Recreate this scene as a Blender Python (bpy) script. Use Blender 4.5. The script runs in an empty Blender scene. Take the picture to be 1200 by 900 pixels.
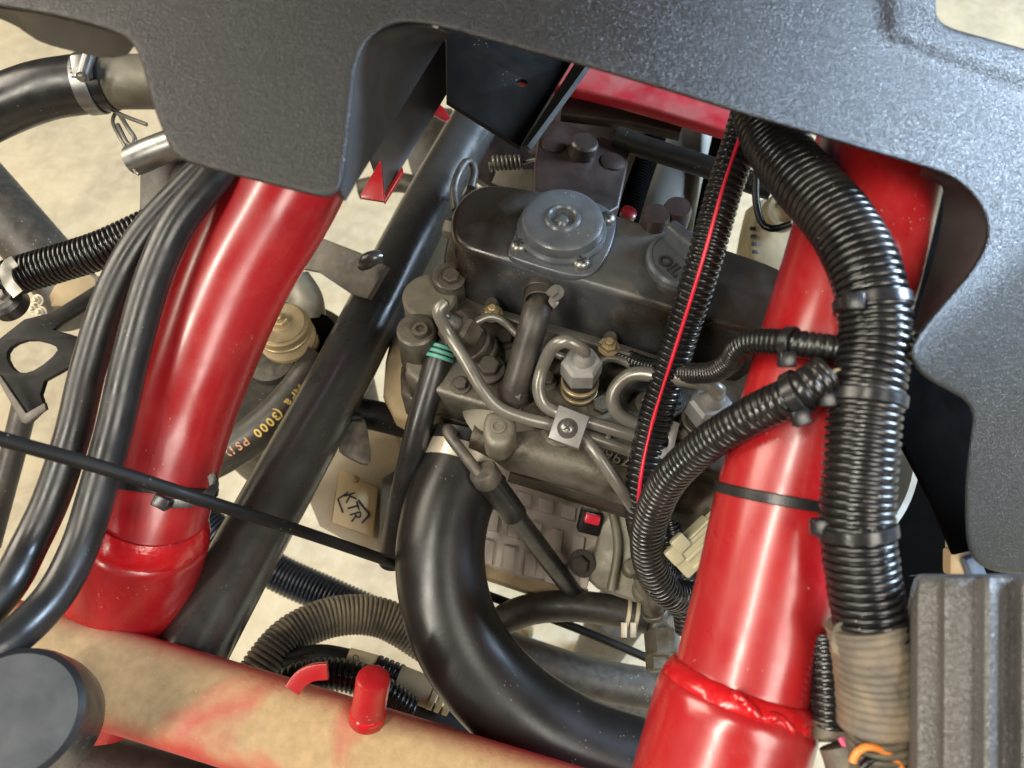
import bpy, bmesh, math, random
import numpy as np
from mathutils import Vector, Matrix, Quaternion
random.seed(7); np.random.seed(7)
R = math.radians
scene = bpy.context.scene
COL = scene.collection

# ------------------------------------------------------------------ camera
FPX = 873.0                       # focal length in photo pixels (1200 x 900)
CAM = Vector((0, 0, 1.0))
PITCH = R(60)
cam = bpy.data.cameras.new('camera'); camo = bpy.data.objects.new('camera', cam); COL.objects.link(camo)
camo.location = CAM; camo.rotation_euler = (R(90) - PITCH, 0, 0)
cam.sensor_width = 36; cam.lens = FPX / 1200 * 36
cam.clip_start = 0.01; cam.clip_end = 50
cam.dof.use_dof = True; cam.dof.focus_distance = 0.43; cam.dof.aperture_fstop = 9.0
scene.camera = camo

# ------------------------------------------------------------------ light
w = bpy.data.worlds.new('World'); scene.world = w; w.use_nodes = True
bg = w.node_tree.nodes['Background']; bg.inputs[0].default_value = (1.0, .93, .85, 1); bg.inputs[1].default_value = 0.03
def area(name, loc, tgt, sx, sy, power, col):
    l = bpy.data.lights.new(name, 'AREA'); l.shape = 'RECTANGLE'; l.size = sx; l.size_y = sy
    l.energy = power; l.color = col
    o = bpy.data.objects.new(name, l); COL.objects.link(o); o.location = loc
    o.rotation_euler = (Vector(tgt) - Vector(loc)).to_track_quat('-Z', 'Y').to_euler()
    return o
area('ceiling_tube_light', (-1.5, -1.0, 2.7), (-.1, .3, .5), 0.14, 2.4, 74, (1, .93, .80))
area('skylight', (1.15, -1.35, 2.6), (0, .3, .5), 1.0, 1.4, 44, (1, .93, .83))
area('doorway_light', (-2.6, 0.9, 2.2), (0, .2, .3), 1.6, 1.8, 76, (1, .90, .74))
area('window_light', (2.15, 0.62, 1.62), (.2, .2, .8), .85, .8, 150, (.60, .78, 1))
scene.view_settings.view_transform = 'Standard'; scene.view_settings.look = 'None'
scene.view_settings.gamma = 1; scene.view_settings.exposure = 0.4

# ------------------------------------------------------------------ picture -> place
AF = Vector((0, math.cos(PITCH), -math.sin(PITCH))); AU = Vector((0, math.sin(PITCH), math.cos(PITCH))); AR = Vector((1, 0, 0))
def ray(px, py): return AF + AR * ((px - 600) / FPX) + AU * ((450 - py) / FPX)
def P(px, py, d): return CAM + ray(px, py) * d
def Z(px, py, z):
    r = ray(px, py); return CAM + r * ((CAM.z - z) / -r.z)
def depth(p): return (Vector(p) - CAM).dot(AF)
UP = Vector((0, 0, 1)); TOCAM = -AF

# ------------------------------------------------------------------ materials
def M(name, col, rough=.5, metal=0., col2=None, nscale=30., lo=.45, hi=.65, bump=0., bscale=900., rvar=.12, coat=0.,
      dust=0., dustcol=(.42, .34, .22), dscale=60., dlo=.38, dhi=.68, specks=0., spec=.5, bdist=.0006, bdetail=4., vor=False, updust=True, stretch=None, film=0., upr=(.1, .9)):
    m = bpy.data.materials.new(name); m.use_nodes = True
    nt = m.node_tree; N = nt.nodes; L = nt.links; b = N['Principled BSDF']
    b.inputs['Metallic'].default_value = metal; b.inputs['Coat Weight'].default_value = coat; b.inputs['Coat Roughness'].default_value = .20
    b.inputs['Specular IOR Level'].default_value = spec
    tc = N.new('ShaderNodeTexCoord'); co = tc.outputs['Object']
    if stretch:
        mp = N.new('ShaderNodeMapping'); mp.inputs['Scale'].default_value = stretch; L.new(co, mp.inputs[0]); co = mp.outputs[0]
    def noise(sc, det=5., dis=0.):
        n = N.new('ShaderNodeTexNoise'); n.inputs['Scale'].default_value = sc; n.inputs['Detail'].default_value = det
        n.inputs['Distortion'].default_value = dis; L.new(co, n.inputs['Vector']); return n.outputs['Fac']
    def rng(v, a, bb, c=0., d=1.):
        n = N.new('ShaderNodeMapRange'); n.inputs[1].default_value = a; n.inputs[2].default_value = bb
        n.inputs[3].default_value = c; n.inputs[4].default_value = d; L.new(v, n.inputs[0]); return n.outputs[0]
    def mul(a, c):
        n = N.new('ShaderNodeMath'); n.operation = 'MULTIPLY'; L.new(a, n.inputs[0])
        if isinstance(c, float): n.inputs[1].default_value = c
        else: L.new(c, n.inputs[1])
        return n.outputs[0]
    def mix(fac, a, c):
        n = N.new('ShaderNodeMix'); n.data_type = 'RGBA'; L.new(fac, n.inputs[0])
        if isinstance(a, tuple): n.inputs[6].default_value = (*a, 1)
        else: L.new(a, n.inputs[6])
        if isinstance(c, tuple): n.inputs[7].default_value = (*c, 1)
        else: L.new(c, n.inputs[7])
        return n.outputs[2]
    base = None
    if col2: base = mix(rng(noise(nscale, 6., .4), lo, hi), tuple(col), tuple(col2))
    tone = mix(rng(noise(nscale * 3.1, 4.), .3, .7), tuple(c * .86 for c in col), tuple(min(1, c * 1.12) for c in col))
    if base is None: base = tone
    rv = rng(noise(nscale * 2.3, 5.), .25, .75, max(.02, rough - rvar), min(1, rough + rvar))
    if dust > 0:
        f = rng(noise(dscale, 10., .5), dlo, dhi)
        if updust:
            g = N.new('ShaderNodeNewGeometry'); s = N.new('ShaderNodeSeparateXYZ'); L.new(g.outputs['Normal'], s.inputs[0])
            f = mul(f, rng(s.outputs[2], *upr))
        f = mul(f, float(dust))
        base = mix(f, base, mix(rng(noise(210., 8.), .3, .7), tuple(c * .86 for c in dustcol), tuple(c * 1.1 for c in dustcol)))
        n = N.new('ShaderNodeMix'); n.data_type = 'FLOAT'; L.new(f, n.inputs[0]); L.new(rv, n.inputs[2]); n.inputs[3].default_value = .95; rv = n.outputs[0]
    if film > 0:          # thin dust film with wiped streaks
        mp = N.new('ShaderNodeMapping'); mp.inputs['Scale'].default_value = (1, .45, 1); L.new(co, mp.inputs[0])
        n1 = N.new('ShaderNodeTexNoise'); n1.inputs['Scale'].default_value = 105; n1.inputs['Detail'].default_value = 9; n1.inputs['Roughness'].default_value = .72; L.new(mp.outputs[0], n1.inputs['Vector'])
        ff = mul(rng(n1.outputs['Fac'], .48, .78), float(film)); base = mix(ff, base, (.42, .17, .13))
        n = N.new('ShaderNodeMix'); n.data_type = 'FLOAT'; L.new(ff, n.inputs[0]); L.new(rv, n.inputs[2]); n.inputs[3].default_value = .7; rv = n.outputs[0]
        cw = rng(n1.outputs['Fac'], .45, .75, coat, coat * .15); L.new(cw, b.inputs['Coat Weight'])
    if specks > 0:
        v = N.new('ShaderNodeTexVoronoi'); v.inputs['Scale'].default_value = 330; L.new(co, v.inputs['Vector'])
        s1 = rng(v.outputs['Distance'], .10, .16, 1., 0.)
        s2 = rng(noise(45., 3.), .58, .62)
        base = mix(mul(mul(s1, s2), float(specks)), base, (.5, .44, .34))
    L.new(base, b.inputs['Base Color']); L.new(rv, b.inputs['Roughness'])
    if bump > 0:
        bn = N.new('ShaderNodeBump'); bn.inputs['Strength'].default_value = bump; bn.inputs['Distance'].default_value = bdist
        if vor:
            v = N.new('ShaderNodeTexVoronoi'); v.feature = 'SMOOTH_F1'; v.inputs['Scale'].default_value = bscale; v.inputs['Randomness'].default_value = 1
            nz = N.new('ShaderNodeTexNoise'); nz.inputs['Scale'].default_value = bscale * .6; L.new(co, nz.inputs['Vector'])
            mx = N.new('ShaderNodeMix'); mx.data_type = 'VECTOR'; mx.inputs[0].default_value = .004
            L.new(co, mx.inputs[4]); L.new(nz.outputs['Color'], mx.inputs[5]); L.new(mx.outputs[1], v.inputs['Vector'])
            L.new(v.outputs['Distance'], bn.inputs['Height'])
        else:
            L.new(noise(bscale, bdetail), bn.inputs['Height'])
        L.new(bn.outputs[0], b.inputs['Normal'])
    return m

MAT = dict(
 floor=M('concrete', (.41, .335, .21), .8, 0, (.31, .255, .17), 7, .40, .64, bump=.5, bscale=90, bdist=.004, bdetail=10, dust=.5, dustcol=(.50, .43, .30), dscale=40, specks=.9),
 red=M('red_paint', (.35, .009, .012), .32, 0, (.29, .010, .013), 16, .4, .7, coat=.55, bump=.10, bscale=75, bdist=.0007, specks=.4, rvar=.12, film=.13),
 redrough=M('red_weld', (.47, .008, .012), .22, 0, coat=.5, bump=.5, bscale=190, bdist=.0012),
 reddust=M('dusty_red_paint', (.42, .014, .018), .4, 0, (.30, .02, .02), 18, .5, .7, dust=1., dustcol=(.40, .28, .15), dscale=15, dlo=.30, dhi=.48, upr=(.35, .99), bump=.5, bscale=650, bdist=.0005, specks=.8, rvar=.1),
 redgrey=M('scuffed_red_paint', (.34, .010, .02), .45, 0, dust=.4, dustcol=(.24, .20, .17), dscale=30),
 panel=M('grained_plastic', (.010, .0092, .0090), .33, 0, bump=.55, bscale=1400, bdist=.0006, vor=True, rvar=.05, nscale=12, spec=.42),
 boxpl=M('box_grained_plastic', (.072, .069, .066), .32, 0, (.085, .081, .077), 40, .4, .7, bump=.7, bscale=900, bdist=.0007, vor=True, spec=.6, specks=.4),
 panelsm=M('smooth_plastic', (.035, .033, .033), .5, 0, bump=.15, bscale=700, bdist=.0004),
 black=M('black_metal', (.010, .0095, .009), .5, 0, (.016, .014, .012), 40, .5, .75, bump=.1, bscale=500, specks=.3, spec=.15),
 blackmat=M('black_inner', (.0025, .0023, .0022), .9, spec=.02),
 grey_tube=M('grey_black_tube', (.040, .039, .037), .30, .2, (.048, .045, .041), 30, .4, .75, bump=.05, bscale=300, coat=.35, specks=.35),
 rubber=M('hose_rubber', (.013, .013, .013), .34, 0, (.020, .018, .017), 35, .5, .7, bump=.07, bscale=500, bdist=.0004, specks=.3),
 rubberdust=M('dusty_hose_rubber', (.026, .0235, .020), .46, 0, (.038, .033, .026), 40, .40, .72, bump=.2, bscale=600, bdist=.0004, dust=.06, dscale=170, specks=.6),
 intake=M('intake_rubber', (.009, .0085, .008), .33, 0, (.012, .011, .010), 18, .45, .7, bump=.12, bscale=420, bdist=.0004, specks=.25, rvar=.07),
 loom=M('loom_plastic', (.008, .008, .0085), .27, 0, (.020, .018, .016), 34, .48, .7, rvar=.09, specks=.5, spec=.6),
 loomdust=M('dusty_loom_plastic', (.07, .062, .048), .5, 0, (.13, .11, .08), 24, .4, .65, dust=.5),
 loomsky=M('sky_tinted_loom_plastic', (.022, .032, .055), .22, 0),  # blue in the base colour paints in the sky's reflection
 tape=M('wrap_tape', (.11, .095, .075), .6, 0, (.22, .16, .10), 40, .45, .7, bump=.6, bscale=380, bdist=.0009, dust=.3),
 cover=M('engine_cover_paint', (.075, .080, .084), .24, .3, (.045, .036, .028), 26, .48, .66, bump=.10, bscale=260, bdist=.0004, specks=.6, dust=.12),
 cap=M('cap_grey', (.088, .096, .104), .32, .25, bump=.08, bscale=400, bdist=.0003, specks=.5, nscale=40),
 iron=M('cast_iron_dirty', (.110, .103, .083), .42, .35, (.040, .032, .022), 38, .42, .62, bump=.5, bscale=420, bdist=.0006, dust=.2, dscale=150, dustcol=(.26, .21, .14)),
 irond=M('dark_cast_iron', (.035, .030, .024), .55, .2, (.07, .058, .042), 30, .45, .7, bump=.5, bscale=350, bdist=.0007),
 alu=M('cast_aluminium_dusty', (.17, .16, .125), .52, .3, (.11, .095, .065), 45, .40, .68, bump=.3, bscale=350, bdist=.0005, dust=.25, dscale=140, dustcol=(.30, .26, .19)),
 alubright=M('dusty_bright_casting', (.58, .53, .47), .75, 0, (.44, .36, .28), 26, .4, .7, bump=.3, bscale=260, bdist=.0006, dust=.4, dustcol=(.60, .54, .46)),
 steel=M('steel_pipe', (.19, .182, .158), .32, .4, (.12, .108, .082), 60, .5, .75, rvar=.08),
 steelb=M('zinc_steel', (.25, .25, .24), .36, .8, (.16, .15, .12), 55, .5, .75),
 gold=M('zinc_yellow', (.46, .36, .20), .38, .6, (.30, .24, .14), 50, .45, .7, dust=.35),
 cream=M('cream_band', (.58, .50, .36), .5, .1, (.44, .37, .26), 30, .45, .7),
 creampl=M('cream_connector', (.50, .47, .31), .42, 0, (.48, .43, .28), 45, .5, .75),
 tan=M('tan_dusty', (.38, .29, .16), .75, 0, (.24, .18, .10), 24, .4, .65, bump=.3, bscale=200, dust=.3),
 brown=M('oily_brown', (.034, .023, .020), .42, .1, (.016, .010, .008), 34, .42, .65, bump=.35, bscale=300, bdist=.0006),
 silver=M('silver_tank', (.32, .32, .29), .38, .6, (.20, .20, .17), 16, .4, .7),
 bandm=M('clamp_band_metal', (.55, .50, .40), .34, .6, (.42, .37, .28), 40, .45, .7),
 zincb=M('bright_zinc_nut', (.34, .34, .33), .38, .35, (.24, .23, .2), 70, .45, .7),
 zincplate=M('dull_zinc_plate', (.20, .20, .195), .48, .35, (.15, .145, .13), 60, .4, .7),
 green=M('green_clip', (.10, .36, .28), .45, 0),
 redwire=M('red_wire', (.62, .015, .04), .35),
 pinkwire=M('pink_wire', (.70, .10, .22), .4), orange=M('orange_wire', (.80, .26, .05), .4),
 ink=M('black_ink', (.02, .02, .02), .6), yellow=M('yellow_print', (.80, .60, .14), .55, 0, (.45, .33, .12), 300, .52, .66), orangepr=M('orange_print', (.62, .30, .16), .6, 0, (.12, .08, .06), 300, .5, .6),
 tie=M('cable_tie_nylon', (.014, .014, .015), .30, 0, rvar=.1, bump=.1, bscale=900),
 greyplate=M('grey_plate', (.060, .057, .052), .5, .3, (.085, .076, .062), 60, .4, .75, dust=.2, dscale=160),
 pale=M('pale_bits', (.55, .55, .55), .5, 0), blueb=M('blue_bit', (.22, .36, .60), .5), rubcap=M('rubber_bumper_top', (.05, .049, .047), .9, 0, (.075, .072, .067), 60, .35, .7, bump=.5, bscale=260, spec=.2),
 label=M('cream_label', (.72, .56, .32), .5, 0, (.60, .46, .26), 40, .5, .75),
)

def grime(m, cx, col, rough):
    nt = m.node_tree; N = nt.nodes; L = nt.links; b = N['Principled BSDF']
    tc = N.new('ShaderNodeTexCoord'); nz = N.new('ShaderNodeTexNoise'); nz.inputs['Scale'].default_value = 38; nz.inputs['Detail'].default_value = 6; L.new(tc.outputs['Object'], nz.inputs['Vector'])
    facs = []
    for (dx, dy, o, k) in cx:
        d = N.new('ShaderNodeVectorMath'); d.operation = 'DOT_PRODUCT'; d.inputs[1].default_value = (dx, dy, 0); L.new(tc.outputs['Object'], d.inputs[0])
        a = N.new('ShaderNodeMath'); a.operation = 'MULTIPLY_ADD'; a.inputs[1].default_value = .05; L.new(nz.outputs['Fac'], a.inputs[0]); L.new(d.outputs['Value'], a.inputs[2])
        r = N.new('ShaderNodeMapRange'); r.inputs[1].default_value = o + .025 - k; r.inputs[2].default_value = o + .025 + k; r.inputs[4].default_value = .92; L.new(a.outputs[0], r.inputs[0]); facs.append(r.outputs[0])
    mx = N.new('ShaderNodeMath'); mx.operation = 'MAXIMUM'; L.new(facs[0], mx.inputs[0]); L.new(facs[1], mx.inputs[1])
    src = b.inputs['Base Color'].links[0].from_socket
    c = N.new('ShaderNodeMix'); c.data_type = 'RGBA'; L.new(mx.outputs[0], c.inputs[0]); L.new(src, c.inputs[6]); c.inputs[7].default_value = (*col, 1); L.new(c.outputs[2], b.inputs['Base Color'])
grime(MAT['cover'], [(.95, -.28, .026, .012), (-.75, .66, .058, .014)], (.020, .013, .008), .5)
# ------------------------------------------------------------------ objects
PAR = {}      # object -> parent
WLOC = {}
def link(name, me, mat, par=None, smooth=40, origin=True):
    if mat is not None and not me.materials: me.materials.append(MAT[mat])
    o = bpy.data.objects.new(name, me); COL.objects.link(o)
    n = len(me.vertices)
    if origin and n:
        a = np.empty(n * 3); me.vertices.foreach_get('co', a); a = a.reshape(-1, 3)
        c = (a.min(0) + a.max(0)) / 2; a -= c; me.vertices.foreach_set('co', a.ravel()); me.update()
        o.location = Vector(c)
    if smooth:
        me.polygons.foreach_set('use_smooth', [True] * len(me.polygons)); me.set_sharp_from_angle(angle=R(smooth))
    WLOC[o] = o.location.copy()
    if par is not None: PAR[o] = par
    return o
def thing(name, label, cat, group=None):
    o = bpy.data.objects.new(name, None); COL.objects.link(o); o.empty_display_size = .01
    o['label'] = label; o['category'] = cat
    if group: o['group'] = group
    return o
def tag(o, label, cat=None, group=None):
    o['label'] = label
    if cat: o['category'] = cat
    if group: o['group'] = group
    return o
def structure(o): o['kind'] = 'structure'; return o
def pyd(name, v, f):
    me = bpy.data.meshes.new(name); me.from_pydata([tuple(p) for p in v], [], f); me.update(); return me
def fixn(me):
    bm = bmesh.new(); bm.from_mesh(me); bmesh.ops.recalc_face_normals(bm, faces=bm.faces); bm.to_mesh(me); bm.free()

def spline(pts, ds):
    """Catmull-Rom through points (any dimension), resampled at equal steps of ds."""
    p = [np.array(q, float) for q in pts]
    if len(p) == 2: dense = np.array([p[0] + (p[1] - p[0]) * t for t in np.linspace(0, 1, 40)])
    else:
        p = [2 * p[0] - p[1]] + p + [2 * p[-1] - p[-2]]
        out = []
        for i in range(1, len(p) - 2):
            a, b, c, d = p[i - 1:i + 3]
            for t in np.linspace(0, 1, 24, endpoint=False):
                out.append(.5 * (2 * b + (c - a) * t + (2 * a - 5 * b + 4 * c - d) * t * t + (3 * b - a - 3 * c + d) * t ** 3))
        out.append(p[-2]); dense = np.array(out)
    s = np.concatenate([[0], np.cumsum(np.linalg.norm(np.diff(dense[:, :3], axis=0), axis=1))])
    n = max(3, int(round(s[-1] / ds)) + 1); t = np.linspace(0, s[-1], n)
    return np.stack([np.interp(t, s, dense[:, k]) for k in range(dense.shape[1])], 1), t

def frames(c, up=None):
    T = np.gradient(c, axis=0); T /= np.linalg.norm(T, axis=1)[:, None]
    X = np.zeros_like(T)
    if up is not None:
        for i in range(len(T)):
            x = np.array(up, float) - T[i] * np.dot(up, T[i]); X[i] = x / np.linalg.norm(x)
    else:
        x = np.array(TOCAM) - T[0] * np.dot(TOCAM, T[0]); x /= np.linalg.norm(x); X[0] = x
        for i in range(1, len(T)):
            x = X[i - 1] - T[i] * np.dot(X[i - 1], T[i]); X[i] = x / np.linalg.norm(x)
    return T, X, np.cross(T, X)

CIRC = {}
def circ(n):
    if n not in CIRC:
        a = np.linspace(0, 2 * np.pi, n, endpoint=False); CIRC[n] = np.stack([np.cos(a), np.sin(a)], 1)
    return CIRC[n]
def rbox(hw, hh, r=.25, k=3):
    """rounded rectangle section, half sizes hw (along X = up) and hh"""
    rr = r * min(hw, hh); out = []
    for cx, cy, a0 in ((hw - rr, hh - rr, 0), (-hw + rr, hh - rr, 90), (-hw + rr, -hh + rr, 180), (hw - rr, -hh + rr, 270)):
        for j in range(k + 1):
            a = R(a0 + 90 * j / k); out.append((cx + rr * math.cos(a), cy + rr * math.sin(a)))
    return np.array(out)

def v4(pts, r):
    out = []
    for q in pts:
        if isinstance(q, Vector): out.append((q.x, q.y, q.z, r))
        elif len(q) == 2: out.append((*q[0], q[1]))
        elif len(q) == 3: p = P(*q); out.append((p.x, p.y, p.z, r))
        else: p = P(*q[:3]); out.append((p.x, p.y, p.z, q[3]))
    return out
def sweep(name, pts, r, mat, par=None, sides=24, ds=.004, section=None, up=None, rprof=None, cap=True, smooth=50, wob=0.):
    """tube through pts = (px, py, depth[, radius]) or Vectors"""
    c, s = spline(v4(pts, r), ds); rad = c[:, 3]
    if rprof is not None: rad = rad * rprof(s)
    T, X, Y = frames(c[:, :3], up)
    sec = circ(sides) if section is None else section; n = len(sec)
    if section is not None: rad = rad / r
    if wob: rad = rad * (1 + wob * np.sin(s * 90 + 3 * np.sin(s * 41)))
    V = c[:, None, :3] + rad[:, None, None] * (X[:, None, :] * sec[None, :, 0:1] + Y[:, None, :] * sec[None, :, 1:2])
    m = len(c); V = V.reshape(-1, 3); F = []
    for i in range(m - 1):
        for j in range(n):
            k = (j + 1) % n; F.append((i * n + j, i * n + k, (i + 1) * n + k, (i + 1) * n + j))
    if cap: F.append(tuple(range(n - 1, -1, -1))); F.append(tuple((m - 1) * n + j for j in range(n)))
    me = pyd(name, V, F)
    return link(name, me, mat, par, smooth)
def loom(name, pts, r, mat, par=None, pitch=.0031, deep=.13, sides=30, slit=None, var=.0, cap=True, up=None):
    """corrugated conduit: real rings"""
    c, s = spline(v4(pts, r), .0015)
    L = s[-1]; nr = max(2, int(L / pitch)); pt = L / nr
    prof = ((0, 1 - deep), (.10, 1 - deep), (.19, .97), (.36, 1), (.68, 1), (.86, .97), (.95, 1 - deep))
    ts, rs = [], []
    for k in range(nr):
        jit = 1 + var * (random.random() - .5)
        for a, b in prof: ts.append((k + a) * pt); rs.append(b * (jit if b > .95 else 1))
    ts.append(L); rs.append(1 - deep)
    ts = np.array(ts); rs = np.array(rs)
    cc = np.stack([np.interp(ts, s, c[:, k]) for k in range(4)], 1)
    Tg, X, Y = frames(c[:, :3], up)
    def it(A): B = np.stack([np.interp(ts, s, A[:, k]) for k in range(3)], 1); return B / np.linalg.norm(B, axis=1)[:, None]
    X = it(X); Y = it(Y)
    sec = circ(sides); n = sides; m = len(ts); rad = cc[:, 3] * rs
    V = (cc[:, None, :3] + rad[:, None, None] * (X[:, None, :] * sec[None, :, 0:1] + Y[:, None, :] * sec[None, :, 1:2])).reshape(-1, 3)
    F = []
    gap = slit if slit is not None else -1
    for i in range(m - 1):
        for j in range(n):
            if j == gap: continue
            k = (j + 1) % n; F.append((i * n + j, i * n + k, (i + 1) * n + k, (i + 1) * n + j))
    if cap and gap < 0: F.append(tuple(range(n - 1, -1, -1))); F.append(tuple((m - 1) * n + j for j in range(n)))
    o = link(name, pyd(name, V, F), mat, par, 60)
    return o
def basis(axis, hint=None):
    a = Vector(axis).normalized(); h = Vector(hint) if hint is not None else (AR if abs(a.dot(AR)) < .9 else AU)
    x = (h - a * h.dot(a)).normalized(); return x, a.cross(x), a
def lathe(name, p0, axis, prof, mat, par=None, sides=32, closed=False, smooth=35, hint=None, noise=0.):
    x, y, a = basis(axis, hint); n = sides; V = []; F = []; p0 = Vector(p0)
    for (r, h) in prof:
        for j in range(n):
            t = 2 * math.pi * j / n
            rr = r * (1 + noise * (random.random() - .5) * 2) if noise else r
            hh = h + (noise * r * (random.random() - .5) if noise else 0)
            V.append(p0 + x * (rr * math.cos(t)) + y * (rr * math.sin(t)) + a * hh)
    m = len(prof)
    for i in range(m if closed else m - 1):
        for j in range(n):
            k = (j + 1) % n; i2 = (i + 1) % m; F.append((i * n + j, i * n + k, i2 * n + k, i2 * n + j))
    if not closed:
        F.append(tuple(range(n - 1, -1, -1))); F.append(tuple((m - 1) * n + j for j in range(n)))
    me = pyd(name, V, F)
    if closed: fixn(me)
    return link(name, me, mat, par, smooth)
def ring(name, p0, axis, r, t, h, mat, par=None, sides=36, bev=.0004, **k):
    pr = [(r, -h / 2), (r + t - bev, -h / 2), (r + t, -h / 2 + bev), (r + t, h / 2 - bev), (r + t - bev, h / 2), (r, h / 2)]
    return lathe(name, p0, axis, pr, mat, par, sides, True, **k)
def chaikin(p, it):
    p = [np.array(q, float) for q in p]
    for _ in range(it):
        o = []
        for i in range(len(p)):
            a, b = p[i], p[(i + 1) % len(p)]; o += [a * .75 + b * .25, a * .25 + b * .75]
        p = o
    return p
def pl(a, b=None, c=None):
    """plane: ('z', z), depth number, or three (px,py,d)"""
    if b is None:
        if isinstance(a, tuple): return Vector((0, 0, a[1])), UP.copy()
        return P(600, 450, a), TOCAM.copy()
    A, B, C_ = P(*a), P(*b), P(*c); n = (B - A).cross(C_ - A).normalized()
    if n.dot(CAM - A) < 0: n = -n
    return A, n
def hit(px, py, plane):
    p0, n = plane; r = ray(px, py); return CAM + r * ((p0 - CAM).dot(n) / r.dot(n))
def plate(name, outline, plane, th, mat, par=None, bev=.0006, ch=0, holes=(), bres=1, hch=1, smooth=35):
    """solid plate whose front face is the traced outline on a plane; thickness goes away from the viewer"""
    p0, n = plane; loops = [chaikin(outline, ch)] + [chaikin(h, hch) for h in holes]
    o3 = [[hit(q[0], q[1], plane) for q in lp] for lp in loops]
    O = sum(o3[0], Vector()) / len(o3[0]); x, y, a = basis(n)
    cu = bpy.data.curves.new(name, 'CURVE'); cu.dimensions = '2D'; cu.fill_mode = 'BOTH'
    cu.extrude = max(1e-5, th / 2 - bev); cu.bevel_depth = bev; cu.bevel_resolution = bres; cu.offset = -bev
    for lp in o3:
        sp = cu.splines.new('POLY'); sp.points.add(len(lp) - 1); sp.use_cyclic_u = True
        for q, p in zip(sp.points, lp): v = p - O; q.co = (v.dot(x), v.dot(y), 0, 1)
    tmp = bpy.data.objects.new('tmp', cu)
    me = bpy.data.meshes.new_from_object(tmp); bpy.data.objects.remove(tmp); bpy.data.curves.remove(cu)
    me.name = name
    bm = bmesh.new(); bm.from_mesh(me); bmesh.ops.remove_doubles(bm, verts=bm.verts, dist=1e-6); bmesh.ops.recalc_face_normals(bm, faces=bm.faces); bm.to_mesh(me); bm.free()
    Mx = Matrix((x, y, a)).transposed().to_4x4(); Mx.translation = O - a * (th / 2)
    me.transform(Mx)
    if me.materials: me.materials.clear()
    return link(name, me, mat, par, smooth)
def box(name, c, x, y, dims, mat, par=None, bev=.0008, seg=2):
    x = Vector(x).normalized(); y = Vector(y); y = (y - x * y.dot(x)).normalized(); z = x.cross(y)
    bm = bmesh.new(); bmesh.ops.create_cube(bm, size=1)
    bmesh.ops.scale(bm, vec=dims, verts=bm.verts)
    bmesh.ops.bevel(bm, geom=list(bm.edges), offset=bev, segments=seg, profile=.5, affect='EDGES')
    Mx = Matrix((x, y, z)).transposed().to_4x4(); Mx.translation = Vector(c)
    bmesh.ops.transform(bm, matrix=Mx, verts=bm.verts)
    me = bpy.data.meshes.new(name); bm.to_mesh(me); bm.free()
    return link(name, me, mat, par, 35)
def text(name, s, size, org, xd, yd, ext, mat, par=None, align='CENTER', bold=0.):
    cu = bpy.data.curves.new(name, 'FONT'); cu.body = s; cu.size = size; cu.extrude = ext; cu.align_x = align; cu.align_y = 'CENTER'; cu.resolution_u = 3; cu.offset = size * bold
    tmp = bpy.data.objects.new('tmp', cu); me = bpy.data.meshes.new_from_object(tmp); bpy.data.objects.remove(tmp); bpy.data.curves.remove(cu)
    x = Vector(xd).normalized(); y = Vector(yd); y = (y - x * y.dot(x)).normalized(); z = x.cross(y)
    Mx = Matrix((x, y, z)).transposed().to_4x4(); Mx.translation = Vector(org); me.transform(Mx); me.materials.clear(); me.name = name
    return link(name, me, mat, par, 0)
# shared meshes for fasteners: local +Z up, origin at seat
def lm(prof_list):
    V, F = [], []
    for prof, n, rot in prof_list:
        b0 = len(V)
        for (r, h) in prof:
            for j in range(n):
                t = 2 * math.pi * (j + rot) / n; V.append((r * math.cos(t), r * math.sin(t), h))
        m = len(prof)
        for i in range(m - 1):
            for j in range(n):
                k = (j + 1) % n; F.append((b0 + i * n + j, b0 + i * n + k, b0 + (i + 1) * n + k, b0 + (i + 1) * n + j))
        F.append(tuple(b0 + j for j in range(n - 1, -1, -1))); F.append(tuple(b0 + (m - 1) * n + j for j in range(n)))
    return V, F
FAST = {}
def fast(kind, name, p, axis, s, mat, par=None, spin=0.):
    """hex flange bolt / socket screw / cross screw / nut on stud; s = head radius in metres; copies share mesh data"""
    key = (kind, mat)
    if key not in FAST:
        if kind == 'hex':
            V, F = lm([([(1.5, 0), (1.55, .12), (1.45, .25), (1.05, .32)], 24, 0), ([(1.02, .2), (1.02, .95), (.88, 1.1)], 6, 0), ([(.74, 1.05), (.70, 1.12), (.6, 1.06)], 20, 0)])
        elif kind == 'socket':
            V, F = lm([([(1, 0), (1, .9), (.9, 1.0), (.56, 1.0), (.54, .45)], 24, 0)])
        elif kind == 'cross':
            V, F = lm([([(1, 0), (1, .3), (.88, .62), (.62, .82), (.3, .9)], 24, 0)])
            for a in (0, math.pi / 2):        # slot walls as small raised cheeks with a dark gap
                for sx in (-1, 1):
                    for sy in (-1, 1): pass
        else:
            V, F = lm([([(1.35, 0), (1.35, .15), (1.2, .2)], 24, 0), ([(1.0, .15), (1.0, .8), (.85, .92)], 6, 0), ([(.52, .8), (.52, 1.45), (.42, 1.55)], 16, 0)])
        me = pyd(name, V, F); me.materials.append(MAT[mat])
        me.polygons.foreach_set('use_smooth', [True] * len(me.polygons)); me.set_sharp_from_angle(angle=R(35)); FAST[key] = me
    o = bpy.data.objects.new(name, FAST[key]); COL.objects.link(o); o.location = p
    o.rotation_mode = 'QUATERNION'; o.rotation_quaternion = Vector(axis).normalized().to_track_quat('Z', 'Y') @ Quaternion((0, 0, 1), spin)
    o.scale = (s, s, s); WLOC[o] = Vector(p)
    if par is not None: PAR[o] = par
    return o
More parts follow.
